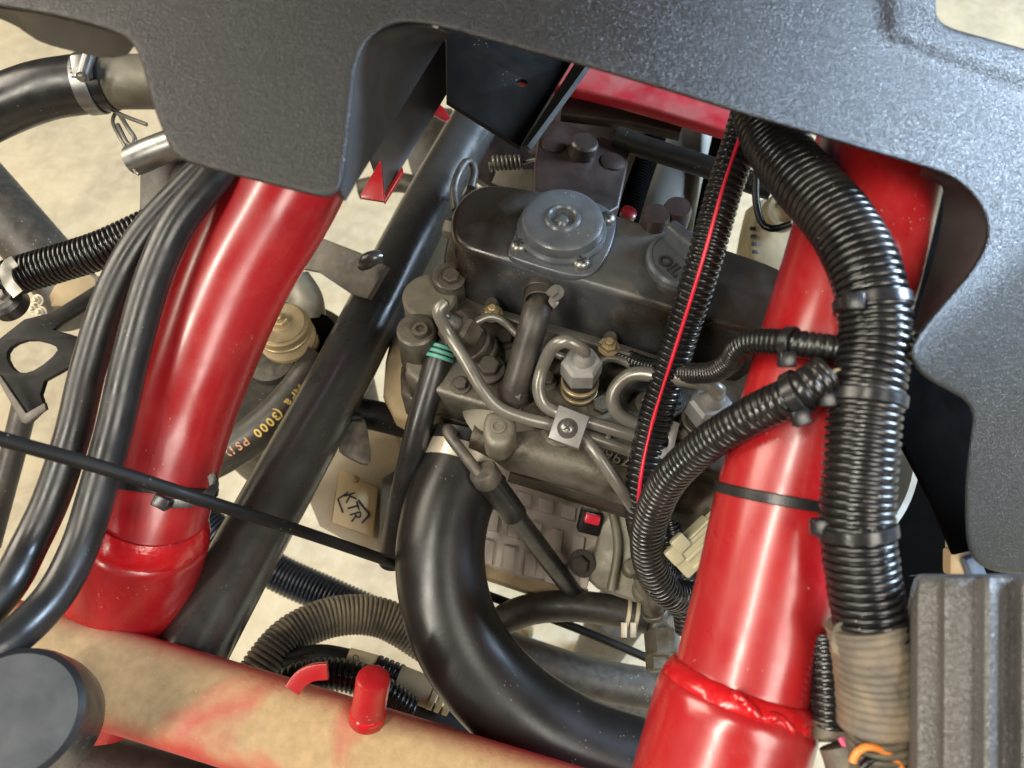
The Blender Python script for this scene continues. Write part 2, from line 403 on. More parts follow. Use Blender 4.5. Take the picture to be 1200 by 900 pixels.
def cross_mark(p, axis, s, par, spin=.4):
    """the recess of a cross-head screw: two dark bars sunk in the head"""
    x, y, a = basis(axis); c, sn = math.cos(spin), math.sin(spin); xx = x * c + y * sn; yy = y * c - x * sn
    V, F = [], []
    for u, v in ((xx, yy), (yy, xx)):
        b0 = len(V); q = Vector(p) + a * (s * .93 if u is xx else s * .945)
        for i, j in ((-1, -1), (1, -1), (1, 1), (-1, 1)):
            V.append(q + u * (i * s * .56) + v * (j * s * .12)); V.append(q + u * (i * s * .56) + v * (j * s * .12) - a * s * .3)
        F += [(b0, b0 + 2, b0 + 4, b0 + 6), (b0 + 1, b0 + 7, b0 + 5, b0 + 3)] + [(b0 + 2 * i, b0 + 2 * i + 1, b0 + (2 * i + 3) % 8, b0 + (2 * i + 2) % 8) for i in range(4)]
    me = pyd('cross_recess', V, F); fixn(me); return link('cross_recess', me, 'ink', par, 0)
def weld(name, p, axis, r, t, mat, par, sides=60):
    pr = [(r + t * .9 * math.cos(a), t * 1.5 * math.sin(a)) for a in np.linspace(0, 2 * math.pi, 9)[:-1]]
    return lathe(name, p, axis, pr, mat, par, sides, True, 60, noise=.012)

# ================================================================== setting
me = pyd('concrete_floor', [(-4, -3, 0), (4, -3, 0), (4, 6, 0), (-4, 6, 0)], [(0, 1, 2, 3)])
structure(link('concrete_floor', me, 'floor', None, 0))

# ================================================================== plastic panel
def pdepth(x, y):
    d = .252 + 1.45e-7 * (x - 620) ** 2 if x > 620 else .252 + .45e-7 * (x - 620) ** 2
    d += 6e-5 * (230 - y)
    # the panel folds away below the crease at its right end
    t = ((y - 425) * 150 + (x - 1060) * 135) / math.hypot(150, 135)
    if x > 1000: d += .00026 * (math.log1p(math.exp(t / 9)) * 9 if t < 300 else t) * min(1, (x - 1000) / 60)
    # raised border round the window
    s = min(x - 1040, 44 + (x - 1050) * .37 - y)
    k = min(1, max(0, (s + 6) / 12)); d -= .0035 * k * k * (3 - 2 * k)
    return d
OUT = [(-90, -620), (-90, -8), (0, 8), (60, 17), (140, 38), (160, 55), (170, 85), (178, 120), (194, 162), (205, 183), (225, 193), (300, 212), (372, 231), (388, 232), (399, 222),
       (404, 195), (408, 160), (412, 120), (416, 80), (428, 50), (450, 32), (475, 26), (510, 30), (600, 55), (700, 82), (800, 112), (850, 128), (900, 143), (960, 160), (1020, 178), (1080, 195),
       (1112, 206), (1134, 222), (1150, 242), (1158, 265), (1155, 287), (1140, 315), (1110, 350), (1080, 385), (1067, 408), (1068, 424), (1084, 443), (1112, 458), (1132, 469), (1141, 487),
       (1136, 520), (1131, 570), (1132, 640), (1144, 661), (1168, 671), (1200, 673), (1290, 676), (1290, 84), (1200, 57), (1150, 43), (1106, 31), (1095, 15), (1100, -20), (1104, -620)]
def smooth_loop(pts, step):
    p = chaikin(pts, 2); p = np.array(p + [p[0]]); s = np.concatenate([[0], np.cumsum(np.linalg.norm(np.diff(p, axis=0), axis=1))])
    t = np.arange(0, s[-1], step); return np.stack([np.interp(t, s, p[:, k]) for k in (0, 1)], 1)
def build_panel():
    lp = smooth_loop(OUT, 7.0); n = len(lp)
    tg = np.roll(lp, -1, 0) - np.roll(lp, 1, 0); tg /= np.linalg.norm(tg, axis=1)[:, None]
    area2 = np.sum(lp[:, 0] * np.roll(lp[:, 1], -1) - np.roll(lp[:, 0], -1) * lp[:, 1])
    nm = np.stack([tg[:, 1], -tg[:, 0]], 1) * (1 if area2 > 0 else -1)      # outward
    rr = 7.0
    bm = bmesh.new()
    inner = [bm.verts.new((q[0], q[1], 0)) for q in lp - nm * rr]
    bm.faces.new(inner)
    for i in range(-8, 130):
        g = list(bm.verts) + list(bm.edges) + list(bm.faces); bmesh.ops.bisect_plane(bm, geom=g, plane_co=(i * 10.3, 0, 0), plane_no=(1, 0, 0))
    for i in range(-61, 68):
        g = list(bm.verts) + list(bm.edges) + list(bm.faces); bmesh.ops.bisect_plane(bm, geom=g, plane_co=(0, i * 10.3, 0), plane_no=(0, 1, 0))
    bmesh.ops.recalc_face_normals(bm, faces=bm.faces)
    # rim: walk the boundary, round it over and turn it back
    be = [e for e in bm.edges if e.is_boundary]
    prof = [(0, 0), (.4, .06), (.72, .25), (.92, .55), (1.0, 1.0), (1.0, 2.6), (.7, 4.0)]
    li = np.array(lp - nm * rr)
    def nearest(v):
        d = (li[:, 0] - v.co.x) ** 2 + (li[:, 1] - v.co.y) ** 2; k = int(d.argmin())
        a = nm[k] + .5 * (nm[(k + 1) % n] + nm[k - 1]); return a / np.linalg.norm(a)
    rims = {}
    for v in {v for e in be for v in e.verts}:
        q = nearest(v); col = [v]
        for a, b in prof[1:]: col.append(bm.verts.new((v.co.x + q[0] * rr * a, v.co.y + q[1] * rr * a, b)))
        rims[v] = col
    for e in be:
        A, B = rims[e.verts[0]], rims[e.verts[1]]
        for k in range(len(prof) - 1): bm.faces.new((A[k], B[k], B[k + 1], A[k + 1]))
    for v in bm.verts:
        x, y, b = v.co; v.co = P(x, y, pdepth(x, y) + b * .0017)
    bmesh.ops.recalc_face_normals(bm, faces=bm.faces)
    me = bpy.data.meshes.new('panel_skin'); bm.to_mesh(me); bm.free(); return me
panel = thing('plastic_panel', 'dark grey pebble-grained plastic body panel arching over the engine bay', 'panel')
link('panel_skin', build_panel(), 'panel', panel, 60)
def strip(name, A, B, mat, par, th=.003):
    """wall between two traced 3-D edges A and B, given thickness"""
    a, _ = spline([P(*q) for q in A], .006); b = np.stack([np.interp(np.linspace(0, 1, len(a)), np.linspace(0, 1, 200), spline([P(*q) for q in B], .0001)[0][np.linspace(0, len(spline([P(*q) for q in B], .0001)[0]) - 1, 200).astype(int), k]) for k in range(3)], 1)
    n = len(a); nn = np.cross(a[-1] - a[0], b[n // 2] - a[n // 2]); nn = nn / np.linalg.norm(nn) * th
    V = list(a) + list(b) + list(a + nn) + list(b + nn); F = []
    for i in range(n - 1):
        F += [(i, i + 1, n + i + 1, n + i), (2 * n + i, 3 * n + i, 3 * n + i + 1, 2 * n + i + 1), (i, 2 * n + i, 2 * n + i + 1, i + 1), (n + i, n + i + 1, 3 * n + i + 1, 3 * n + i)]
    F += [(0, n, 3 * n, 2 * n), (n - 1, 3 * n - 1, 4 * n - 1, 2 * n - 1)]
    me = pyd(name, V, F); fixn(me); return link(name, me, mat, par, 50)
strip('inner_wall', [(x, y, pdepth(x, y) + .006) for x, y in ((400, 224), (406, 190), (412, 120), (418, 75), (432, 48), (455, 34), (480, 30), (512, 34))],
      [(405, 236, .275), (425, 202, .30), (449, 164, .32), (478, 115, .34), (497, 84, .35), (512, 60, .345), (520, 48, .33), (527, 40, .30)], 'panelsm', panel)
strip('inner_wall', [(x, y, pdepth(x, y) + .007) for x, y in ((1080, 197), (1112, 208), (1136, 226), (1151, 246), (1156, 266), (1152, 288), (1138, 315), (1108, 350), (1078, 387))],
      [(1078, 206, .30), (1096, 214, .31), (1106, 222, .315), (1106, 240, .318), (1103, 262, .32), (1098, 285, .322), (1092, 310, .322), (1080, 350, .318), (1069, 390, .31)], 'panelsm', panel)
strip('lower_flange', [(x, y, pdepth(x, y) + .007) for x, y in ((-40, 6), (0, 10), (60, 19), (138, 40), (158, 53))],
      [(x, y, pdepth(x, y) + .028) for x, y in ((-30, 10), (18, 30), (45, 48), (85, 60), (125, 68), (150, 64))], 'panelsm', panel)

# ================================================================== red frame tubes
fl = thing('red_chassis', 'glossy red frame post welded to a dusty red cross beam', 'vehicle frame')
LT = [(362, 150, .415, .0325), (330, 225, .418, .0318), (275, 325, .42, .0305), (232, 430, .42), (205, 505, .42), (184, 585, .415), (172, 630, .414)]
sweep('frame_tube', LT, .0292, 'red', fl, 48, .004)
sb = [(172, 618, .414), (154, 690, .430), (132, 770, .452), (120, 815, .466)]
sweep('tube_socket', sb, .0345, 'red', fl, 48, .004, rprof=lambda s: np.where(s < .003, .88 + .12 * np.sqrt(np.clip(s / .003, 0, 1)), 1))
ax = (P(*sb[0]) - P(*sb[1])).normalized()
lathe('weld_bead', P(*sb[0]) - ax * .001, ax, [(.0286, .0120), (.0296, .0122), (.0308, .0100), (.0320, .0065), (.0331, .003), (.0338, -.001), (.0330, -.003), (.0290, -.003)], 'redrough', fl, 80, True, 60, noise=.008)
# cross beam
BZ = .567
bpts = [Z(-70, 738, BZ), Z(60, 774, BZ), Z(300, 846, BZ), Z(520, 916, BZ), Z(800, 1004, BZ)]
sweep('cross_beam', bpts, .027, 'reddust', fl, section=rbox(.027, .0245, .62, 8), up=UP, ds=.01, smooth=60)
bx = (bpts[2] - bpts[1]).normalized()
sp0 = P(431, 836, .372); sup = (P(438, 793, .360) - sp0); L0 = sup.length
lathe('stub_pipe', sp0, sup, [(.0092, -.004), (.0090, .001), (.0084, .003), (.0084, L0 - .003), (.0080, L0 - .001), (.0066, L0), (.002, L0 + .0003)], 'red', fl, 28)
lathe('weld_bead', sp0 + sup.normalized() * .001, sup, [(.008, .002), (.0088, .0012), (.0093, -.001), (.008, -.002)], 'redrough', fl, 40, True, 60, noise=.03)
sweep('beam_lug', [(343, 808, .378), (352, 796, .378), (366, 788, .378), (384, 786, .378)], .004, 'red', fl, section=rbox(.0016, .0042, .3), up=AF, ds=.002)

fr = thing('red_frame_tube', 'glossy red frame tube running beneath the thick wire conduit', 'frame tube')
RT = [(1040, 140, .352), (1003, 290, .336), (957, 450, .329), (921, 580, .327), (894, 700, .325), (872, 790, .323), (866, 810, .322)]
sweep('tube', RT, .0292, 'red', fr, 48, .004)
rs_ = [(868, 806, .322), (852, 866, .320), (832, 940, .318)]
sweep('tube_socket', rs_, .0345, 'red', fr, 48, .004, rprof=lambda s: np.where(s < .006, .87 + .13 * np.sqrt(np.clip(s / .006, 0, 1)), 1))
ax = (P(*rs_[0]) - P(*rs_[1])).normalized()
def weldpatch(name, c, axis, r, a0, a1, par, mat='redrough'):
    x, y, a = basis(axis, TOCAM); pts = []
    for i, t in enumerate(np.linspace(R(a0), R(a1), 15)):
        q = c + (x * math.cos(t) + y * math.sin(t)) * r + a * (.0016 * math.sin(i * 1.1) - .006 * (i / 14) ** 1.2 + .005)
        pts.append((q, .0020 + .0006 * math.sin(i * 2.3) - (.0014 if i in (0, 14) else 0)))
    return sweep(name, [((v.x, v.y, v.z), rr) for v, rr in pts], .0026, mat, par, 12, .0009, wob=.12)
weldpatch('weld_bead', P(*rs_[0]) - ax * .004, ax, .0318, -28, 46, fr)
lathe('weld_bead', P(*rs_[0]) - ax * .001, ax, [(.0290, .0050), (.0300, .0048), (.0312, .0030), (.0325, .0008), (.0335, -.002), (.0325, -.003), (.0290, -.003)], 'redrough', fr, 70, True, 60, noise=.010)

# ================================================================== grey frame tube
gt = thing('grey_frame_tube', 'long dark grey steel tube beside the left end of the engine', 'frame tube')
GZ = .555
gp = [Z(575, 110, GZ), Z(497, 250, GZ), Z(395, 450, GZ), Z(286, 650, GZ), Z(240, 735, GZ), Z(200, 810, GZ)]
sweep('tube', gp, .0206, 'grey_tube', gt, 40, .006)
plate('bracket_plate', [(350, 276), (378, 279), (440, 303), (452, 312), (430, 350), (412, 345), (372, 318), (340, 312)], pl((380, 290, .53), (440, 305, .505), (410, 345, .51)), .005, 'greyplate', gt, ch=0)
sweep('weld_bead', [(424, 310, .497), (430, 306, .492), (438, 302, .490), (446, 301, .492)], .0045, 'grey_tube', gt, 14, .001, wob=.2)
sweep('cross_bar', [(395, 478, .525), (440, 487, .53), (480, 497, .535)], .0108, 'black', gt, 24)
plate('tab_plate', [(403, 500), (413, 490), (425, 488), (430, 496), (436, 537), (430, 546), (404, 533), (396, 526)], pl((403, 500, .505), (430, 496, .51), (420, 545, .50)), .006, 'greyplate', gt, bev=.001, ch=1)
sweep('weld_bead', [(404, 496, .503), (412, 490, .503), (424, 489, .505)], .0022, 'black', gt, 10, .001, wob=.25)

lg = thing('lower_stand_in', 'dark brown dirty stand-in for dark parts below the dusty cross beam', 'guard')
sweep('stand_in_tube', [(-40, 880, .47), (120, 905, .465), (330, 960, .46)], .022, 'brown', lg, 28, .008)  # tube and plate added to stand for dark parts under the beam
plate('stand_in_plate', [(-40, 850), (200, 880), (420, 960), (420, 1000), (-40, 1000)], pl(.50), .004, 'brown', lg)
# ================================================================== bumper bottom left
bu = thing('rubber_bumper', 'round black rubber bumper with grey worn top over the dusty beam', 'bumper')
b0 = P(44, 845, .352); b1 = P(16, 838, .318); ba = (b1 - b0); hb = ba.length
lathe('bumper_body', b0, ba, [(.0285, 0), (.0290, hb * .3), (.0283, hb * .8), (.0273, hb), (.0250, hb + .0022)], 'rubber', bu, 56)
lathe('worn_top', b1, ba, [(.0250, .0016), (.0246, .0026), (.022, .0031), (.012, .0033)], 'rubcap', bu, 56)

# ================================================================== hoses on the left
tag(sweep('rubber_hose', [(272, 178, .39), (250, 208, .385), (208, 262, .38), (178, 330, .378), (153, 420, .376), (135, 500, .374), (113, 580, .37), (94, 640, .364), (62, 700, .352), (8, 752, .335), (-60, 785, .325)], .0088, 'rubber', None, 28, .004),
    'black rubber hose lying tight against the left red post', 'hose', 'twin black hoses by the left red post')
tag(sweep('rubber_hose', [(245, 196, .40), (220, 220, .398), (168, 278, .394), (131, 345, .39), (104, 430, .386), (85, 510, .38), (60, 585, .375), (34, 640, .368), (6, 690, .355), (-60, 765, .34)], .0086, 'rubber', None, 28, .004),
    'black rubber hose running outside its twin, farther from the red post', 'hose', 'twin black hoses by the left red post')
tag(sweep('control_cable', [(-60, 492, .305), (0, 514, .31), (120, 548, .325), (250, 590, .352), (360, 625, .40), (465, 661, .445), (575, 699, .53), (680, 738, .55), (790, 785, .55), (850, 815, .55)], .0032, 'black', None, 16, .005),
    'thin black control cable crossing diagonally in front of the red post', 'cable')

# radiator hose top left
rh = thing('radiator_hose', 'thick black radiator hose clamped to a metal spigot at top left', 'hose')
sweep('hose', [(-60, 158, .44), (-10, 130, .435), (45, 108, .43), (95, 99, .43), (130, 95, .43)], .0163, 'rubber', rh, 36, .004)
a_ = P(128, 95, .43) - P(90, 99, .43)
sweep('spigot', [(120, 96, .43), (160, 96, .43), (200, 96, .43)], .0150, 'alu', rh, 32, .004)
cl = ring('clamp_band', P(108, 98, .43), a_, .0163, .0009, .0085, 'steelb', rh, 40)
for i in range(9):
    x, y, a = basis(a_, TOCAM); t = R(-10 + i * 8)
    q = P(108, 98, .43) + (x * math.cos(t) - y * math.sin(t)) * .0173
    box('band_slot', q, a, x * math.cos(t) - y * math.sin(t), (.0048, .0003, .0009), 'ink', cl, .0001, 1)
box('clamp_housing', P(96, 79, .410), a_, AU, (.0085, .012, .007), 'steelb', rh, .001)
ring('housing_collar', P(101, 76, .407), AU + .3 * AR, .0022, .0011, .014, 'steelb', rh, 18)
fast('hex', 'clamp_screw', P(97, 90, .405), -AU + .8 * TOCAM, .0022, 'steelb', rh)

# clip, pin and plate by the spigot
pin = thing('hinge_pin', 'shiny silver pin under the panel corner with a wire clip', 'pin')
sweep('pin_body', [(157, 188, .435), (180, 178, .43), (212, 166, .425)], .0088, 'steelb', pin, 32, .004)
sweep('wire_clip', [(138, 128, .44), (132, 142, .438), (140, 160, .435), (152, 180, .432), (158, 200, .43), (163, 204, .43)], .0011, 'steel', pin, 10, .002)
sweep('wire_clip', [(140, 134, .437), (150, 150, .434), (158, 162, .432), (155, 170, .431), (148, 166, .432), (138, 146, .436)], .0013, 'steel', pin, 10, .002)
sweep('wire_clip', [(130, 128, .437), (146, 136, .435), (172, 146, .432)], .0012, 'steel', pin, 10, .002)
bp = thing('grey_bracket', 'grey steel bracket plate between silver pin and black hoses', 'bracket')
plate('web', [(163, 262), (164, 205), (178, 170), (195, 155), (215, 160), (220, 185), (186, 250)], pl(.455), .004, 'greyplate', bp)
plate('edge_flange', [(166, 266), (205, 195), (224, 180), (228, 190), (180, 262)], pl((166, 262, .455), (205, 190, .44), (180, 262, .45)), .003, 'greyplate', bp)
tag(sweep('bent_hose', [(-60, 175, .56), (-10, 232, .555), (30, 278, .55), (70, 325, .55), (100, 370, .55)], .0215, 'rubberdust', None, 32, .004), 'wide black hose dropping behind the ribbed conduit at far left', 'hose')

# ribbed conduit far left
lc = thing('ribbed_conduit', 'short black ribbed conduit with end clip at far left', 'conduit')
loom('conduit', [(2, 330, .44), (30, 320, .44), (70, 308, .44), (120, 292, .44), (185, 262, .445)], .0112, 'loom', lc, .0029, .14, 30)
sweep('clip_band', [(18, 306, .425), (8, 314, .424), (10, 330, .423), (22, 345, .424)], .003, 'steel', lc, section=rbox(.0008, .0035), up=TOCAM, ds=.002)
lathe('clip_bolt_cup', P(6, 352, .44), TOCAM + .4 * AU, [(.011, -.006), (.011, .002), (.0085, .004), (.0075, .001), (.002, .0005)], 'rubber', lc, 28)
fast('hex', 'bolt', P(2, 348, .432), TOCAM + .4 * AU, .0036, 'steel', lc)
# slotted bracket
sk = thing('slotted_bracket', 'black steel bracket with a rounded slot left of the hoses', 'bracket')
plate('plate', [(-60, 440), (0, 396), (28, 374), (60, 366), (108, 336), (132, 322), (138, 338), (72, 378), (62, 386), (84, 392), (96, 396), (90, 425), (52, 446), (47, 462), (52, 478), (35, 494), (26, 490), (0, 448), (-60, 452)],
      pl((0, 400, .47), (110, 340, .475), (40, 490, .46)), .004, 'black', sk, holes=[[(6, 416), (14, 404), (36, 397), (64, 404), (68, 412), (44, 432), (26, 438), (14, 432)]], hch=1)
plate('edge_flange', [(-8, 436), (0, 440), (30, 484), (52, 472), (54, 480), (30, 497), (24, 494)], pl(.452), .003, 'greyplate', sk)
tag(sweep('drain_hose', [(30, 470, .56), (18, 520, .56), (2, 580, .56), (-14, 640, .56)], .0085, 'rubberdust', None, 20), 'dusty black hose hanging below the slotted bracket', 'hose')
gm = thing('dusty_casting', 'tan dusty casting behind the ribbed conduit', 'casting')
plate('casting_body', [(55, 340), (85, 318), (112, 322), (112, 340), (60, 366)], pl(.50), .03, 'tan', gm, .002, ch=1)
for (a, b) in ((44, 352), (40, 362), (48, 366)): fast('nut', 'stud', P(a, b, .495), TOCAM, .003, 'cream', gm)

# engine mount
em = thing('engine_mount', 'tan dusty rubber engine mount with bolt and washers by the red post', 'engine mount')
e0 = P(340, 402, .545)
plate('base_plate', [(300, 396), (308, 400), (358, 412), (374, 404), (372, 388), (330, 370), (296, 380)], pl(('z', e0.z + .004)), .004, 'gold', em, ch=1)
lathe('rubber_block', e0, UP, [(.020, .004), (.0205, .008), (.018, .012), (.0175, .016)], 'tan', em, 36)
lathe('washer', e0, UP, [(.0195, .016), (.0200, .0165), (.0200, .0185), (.0195, .019)], 'gold', em, 40)
lathe('washer', e0, UP, [(.0160, .021), (.0185, .0215), (.0185, .024), (.0175, .0245)], 'gold', em, 40)
lathe('washer', e0, UP, [(.008, .0245), (.0165, .0245), (.0165, .026), (.006, .0262)], 'gold', em, 40)
fast('nut', 'mount_bolt', e0 + UP * .026, UP, .0058, 'gold', em)
mb = thing('damper', 'dark mount arm with pale rubber pad right of the mount bolt', 'damper')
lathe('pad', P(366, 396, .56), UP, [(.018, 0), (.019, .006), (.017, .010), (.008, .011)], 'blackmat', mb, 32)
sweep('arm', [(345, 330, .565), (358, 350, .565), (362, 375, .565)], .013, 'alu', mb, 20)
dt = thing('drive_housing', 'broad dusty dark-brown curved drive housing behind the printed hose', 'housing')
h0 = P(318, 425, .62)
lathe('housing_shell', h0, UP, [(.075, -.10), (.078, -.04), (.074, -.015), (.060, -.006), (.057, -.010), (.030, -.010), (.026, -.004)], 'rubberdust', dt, 56)
lathe('hub', h0, UP, [(.020, -.012), (.020, .004), (.014, .006)], 'greyplate', dt, 32)

# printed hydraulic hose
ph = thing('hydraulic_hose', 'black hydraulic hose with yellow pressure print between red and grey tubes', 'hose')
hp = [(225, 550, .545), (262, 532, .54), (305, 504, .537), (345, 465, .537), (380, 418, .54)]
sweep('hose', hp, .0142, 'rubberdust', ph, 32, .004)
c, s = spline([P(*q) for q in hp], .0005); Tn = np.gradient(c, axis=0); Tn /= np.linalg.norm(Tn, axis=1)[:, None]
def surf_text(txt, start, size, mat, ang, par):
    i = len(c) - 1 - start
    for chx in txt:
        t = Vector(Tn[i]); x = -t; x_, y_, a = basis(t, TOCAM); out = x_ * math.cos(R(ang)) + y_ * math.sin(R(ang))
        if chx != ' ': text('print_letter', chx, size, Vector(c[i]) + out * .01435, x, out.cross(x), .0001, mat, par, bold=.03)
        i -= int(size * .68 / .0005) if chx not in '( )I' else int(size * .42 / .0005)
        if i < 2: break
surf_text('MPa (3000', 56, .0088, 'yellow', 10, ph)
surf_text('PSI)', 156, .0086, 'orangepr', 8, ph)

# beige guard with the KTR plate
gd = thing('beige_guard', 'pale beige sheet metal guard carrying a small label plate', 'guard')
gpl = pl((380, 500, .60), (470, 520, .61), (430, 640, .565))
plate('sheet', [(352, 560), (392, 470), (482, 498), (482, 655), (420, 640), (375, 615)], gpl, .004, 'tan' if False else 'cream', gd, ch=0)
p0g, ng = gpl
def off(px, py, h): return hit(px, py, gpl) + ng * h
plate('upright_strip', [(448, 560), (468, 548), (474, 556), (460, 655), (444, 650)], (gpl[0] + ng * .012, ng), .010, 'alu', gd)
kt = thing('name_plate', 'cream name plate reading KTR in a hexagon, screwed to the guard', 'name plate')
kp = (gpl[0] + ng * .004, ng)
plate('plate', [(398, 549), (443, 573), (437, 629), (389, 612)], kp, .002, 'label', kt, ch=0)
fast('cross', 'screw', hit(417, 562, kp), ng, .0028, 'gold', kt)
xk = hit(417, 606, kp) - hit(409, 580, kp); yk = hit(430, 588, kp) - hit(409, 596, kp)
text('lettering', 'KTR', .0125, hit(413, 594, kp) + ng * .0004, xk, yk, .0002, 'ink', kt)
for pts in ([(408, 577), (396, 585), (402, 601)], [(420, 586), (433, 603), (424, 613)]):
    q = [hit(a, b, kp) + ng * .0003 for a, b in pts]
    for i in (0, 1): sweep('hexagon_line', [q[i], q[i + 1]], .0007, 'ink', kt, 6, .004)

# corrugated hoses near the floor
tag(loom('ribbed_hose', [(285, 822, .49), (312, 776, .50), (345, 742, .515), (395, 722, .53), (450, 725, .54), (510, 760, .545)], .0142, 'loomdust', None, .0030, .09, 32), 'dusty tan-grey ribbed hose curving over the red beam', 'hose')
tag(loom('ribbed_hose', [(205, 585, .60), (255, 625, .60), (320, 668, .60), (390, 700, .60), (470, 735, .60)], .0148, 'loomsky', None, .0033, .10, 32), 'shiny black ribbed hose with painted-in blue sky reflection passing under the grey tube', 'hose')
tag(loom('ribbed_hose', [(325, 812, .46), (350, 795, .46), (390, 790, .462), (430, 800, .465), (480, 835, .47)], .0100, 'loom', None, .0032, .13, 28), 'black ribbed hose lying just behind the red beam', 'hose')
hf = thing('hose_fitting', 'brown crimped hose fitting with cream tag behind the stub pipe', 'hose fitting')
sweep('hose', [(335, 775, .50), (375, 768, .50), (420, 776, .495)], .0072, 'rubber', hf, 20)
sweep('cream_tag', [(407, 773, .495), (440, 782, .495)], .0078, 'label', hf, 24)
loom('spring_guard', [(438, 783, .494), (470, 796, .492)], .0092, 'loom', hf, .0034, .2, 24)
sweep('crimp_sleeve', [(466, 797, .49), (512, 815, .488)], .0098, 'tan', hf, 24)
for k in range(3): ring('collar', P(508 + k * 9, 813 + k * 4.5, .488), P(520, 818, .488) - P(500, 810, .488), .006, .0042 - k * .0006, .0035, 'tan', hf, 24)
sweep('tail_hose', [(452, 812, .50), (510, 840, .50), (570, 868, .50)], .0078, 'black', hf, 20)
text('lettering', 'CHC', .0055, P(418, 777, .4868), AU * -1 + AR * .25, AR, .0001, 'ink', hf)

# ================================================================== engine
ZC = .680; ZH = .630                       # top of valve cover, top of head
en = thing('engine', 'dirty grey diesel engine with rounded valve cover between the red tubes', 'engine')
EX = (Z(742, 346, ZC) - Z(558, 293, ZC)).normalized(); EY = UP.cross(EX)      # along the engine / away from the viewer
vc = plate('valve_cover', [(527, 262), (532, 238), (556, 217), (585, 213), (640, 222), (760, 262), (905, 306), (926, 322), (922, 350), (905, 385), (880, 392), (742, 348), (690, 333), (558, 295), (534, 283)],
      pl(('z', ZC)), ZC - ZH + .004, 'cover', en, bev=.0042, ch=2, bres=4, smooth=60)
plate('cover_gasket', [(518, 312), (528, 262), (560, 238), (640, 248), (907, 328), (928, 345), (923, 412), (880, 435), (742, 391), (690, 376), (558, 339), (526, 331)], pl(('z', ZH + .0022)), .002, 'ink', en, bev=.0002, ch=1)
plate('cover_flange', [(520, 310), (530, 262), (560, 240), (640, 250), (905, 330), (925, 345), (920, 410), (880, 432), (742, 388), (690, 373), (558, 336), (528, 328)],
      pl(('z', ZH + .006)), .010, 'iron', en, bev=.0015, ch=1)
# breather
fp = pl(('z', ZC + .0026))
bfl = plate('breather_flange', [(594, 296), (600, 282), (612, 250), (640, 228), (690, 232), (718, 246), (724, 262), (714, 296), (696, 322), (672, 324), (636, 314), (600, 302)], fp, .006, 'cap', en, bev=.0012, ch=2, bres=2)
bc = Z(658, 272, ZC + .002)
br = lathe('breather_cap', bc, UP, [(.0250, 0), (.0249, .0030), (.0240, .0042), (.0230, .0046), (.0229, .0085), (.0222, .0105), (.0204, .0116), (.0190, .0118), (.0100, .0116), (.0090, .0128), (.0078, .0132), (.0068, .0120), (.0063, .0092), (.0045, .0096), (.0028, .0112), (.0008, .0118)], 'cap', en, 56, smooth=28)
for (a, b) in ((608, 290), (681, 310), (711, 258)):
    p = Z(a, b, ZC + .0026); sc = fast('cross', 'cover_screw', p, UP, .0048, 'steelb', bfl); cross_mark(p, UP, .0048, bfl, random.random() * 1.5)
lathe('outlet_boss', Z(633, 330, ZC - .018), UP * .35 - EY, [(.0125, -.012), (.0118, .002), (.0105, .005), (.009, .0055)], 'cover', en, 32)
# oil cap
oc0 = Z(799, 309, ZC)
oc = lathe('oil_cap', oc0, UP, [(.0195, -.002), (.0200, .001), (.0200, .0045), (.0188, .0062), (.0175, .0064), (.0170, .0058)], 'cap', en, 56, smooth=28)
gdir = (Z(825, 308, ZC) - Z(782, 270, ZC)).normalized()
box('grip', oc0 + UP * .012 + gdir.cross(UP) * -.002, gdir, gdir.cross(UP), (.033, .0080, .014), 'cap', oc, .0030, 3)
text('lettering', 'OIL', .0098, oc0 + UP * .0063 + gdir.cross(UP) * .0110, gdir, gdir.cross(UP) * -1, .0007, 'ink', oc, bold=.02)
for (a, b) in ((763, 266), (787, 258)): lathe('cover_stud', Z(a, b + 12, ZC - .012), UP, [(.0082, 0), (.0082, .017), (.0072, .020), (.002, .0205)], 'brown', en, 24)
lathe('core_plug', Z(531, 268, ZC - .012), -EX, [(.0062, -.002), (.0062, .004), (.005, .0052)], 'alu', en, 6)

# head
chd = plate('cylinder_head', [(476, 408), (486, 372), (500, 335), (530, 290), (620, 300), (930, 390), (935, 420), (885, 560), (840, 556), (745, 530), (640, 496), (560, 474), (474, 446)],
      pl(('z', ZH)), .060, 'iron', en, bev=.003, ch=1, bres=2)
plate('head_ledge', [(468, 430), (474, 424), (560, 462), (640, 486), (745, 518), (850, 556), (838, 590), (742, 566), (640, 530), (560, 502), (470, 470)], pl(('z', ZH - .028)), .030, 'iron', en, bev=.003, ch=1, bres=2)
def boss(px, py, z, r, h, mat='iron'):
    return lathe('boss', Z(px, py, z), UP, [(r * 1.12, 0), (r * 1.03, h * .5), (r, h - .0012), (r - .0012, h), (r * .5, h)], mat, chd, 36)
boss(494, 418, ZH - .01, .0112, .030); fast('socket', 'socket_bolt', Z(493, 390, ZH + .020), UP, .0046, 'iron', chd)
boss(529, 352, ZH - .008, .0098, .026); fast('hex', 'head_bolt', Z(529, 328, ZH + .018), UP, .0052, 'iron', chd, .3)
lathe('end_cover', Z(507, 370, ZH - .012), UP, [(.0165, 0), (.0165, .020), (.015, .022), (.010, .0225)], 'alu', en, 40)
boss(573, 440, ZH - .004, .0088, .008); fast('hex', 'head_bolt', Z(573, 433, ZH + .004), UP, .0062, 'iron', chd, .1)
fast('hex', 'head_bolt', Z(705, 478, ZH - .001), UP, .0056, 'iron', chd, .5)
fast('hex', 'head_bolt', Z(592, 398, ZH), UP, .0050, 'irond', chd, .2)
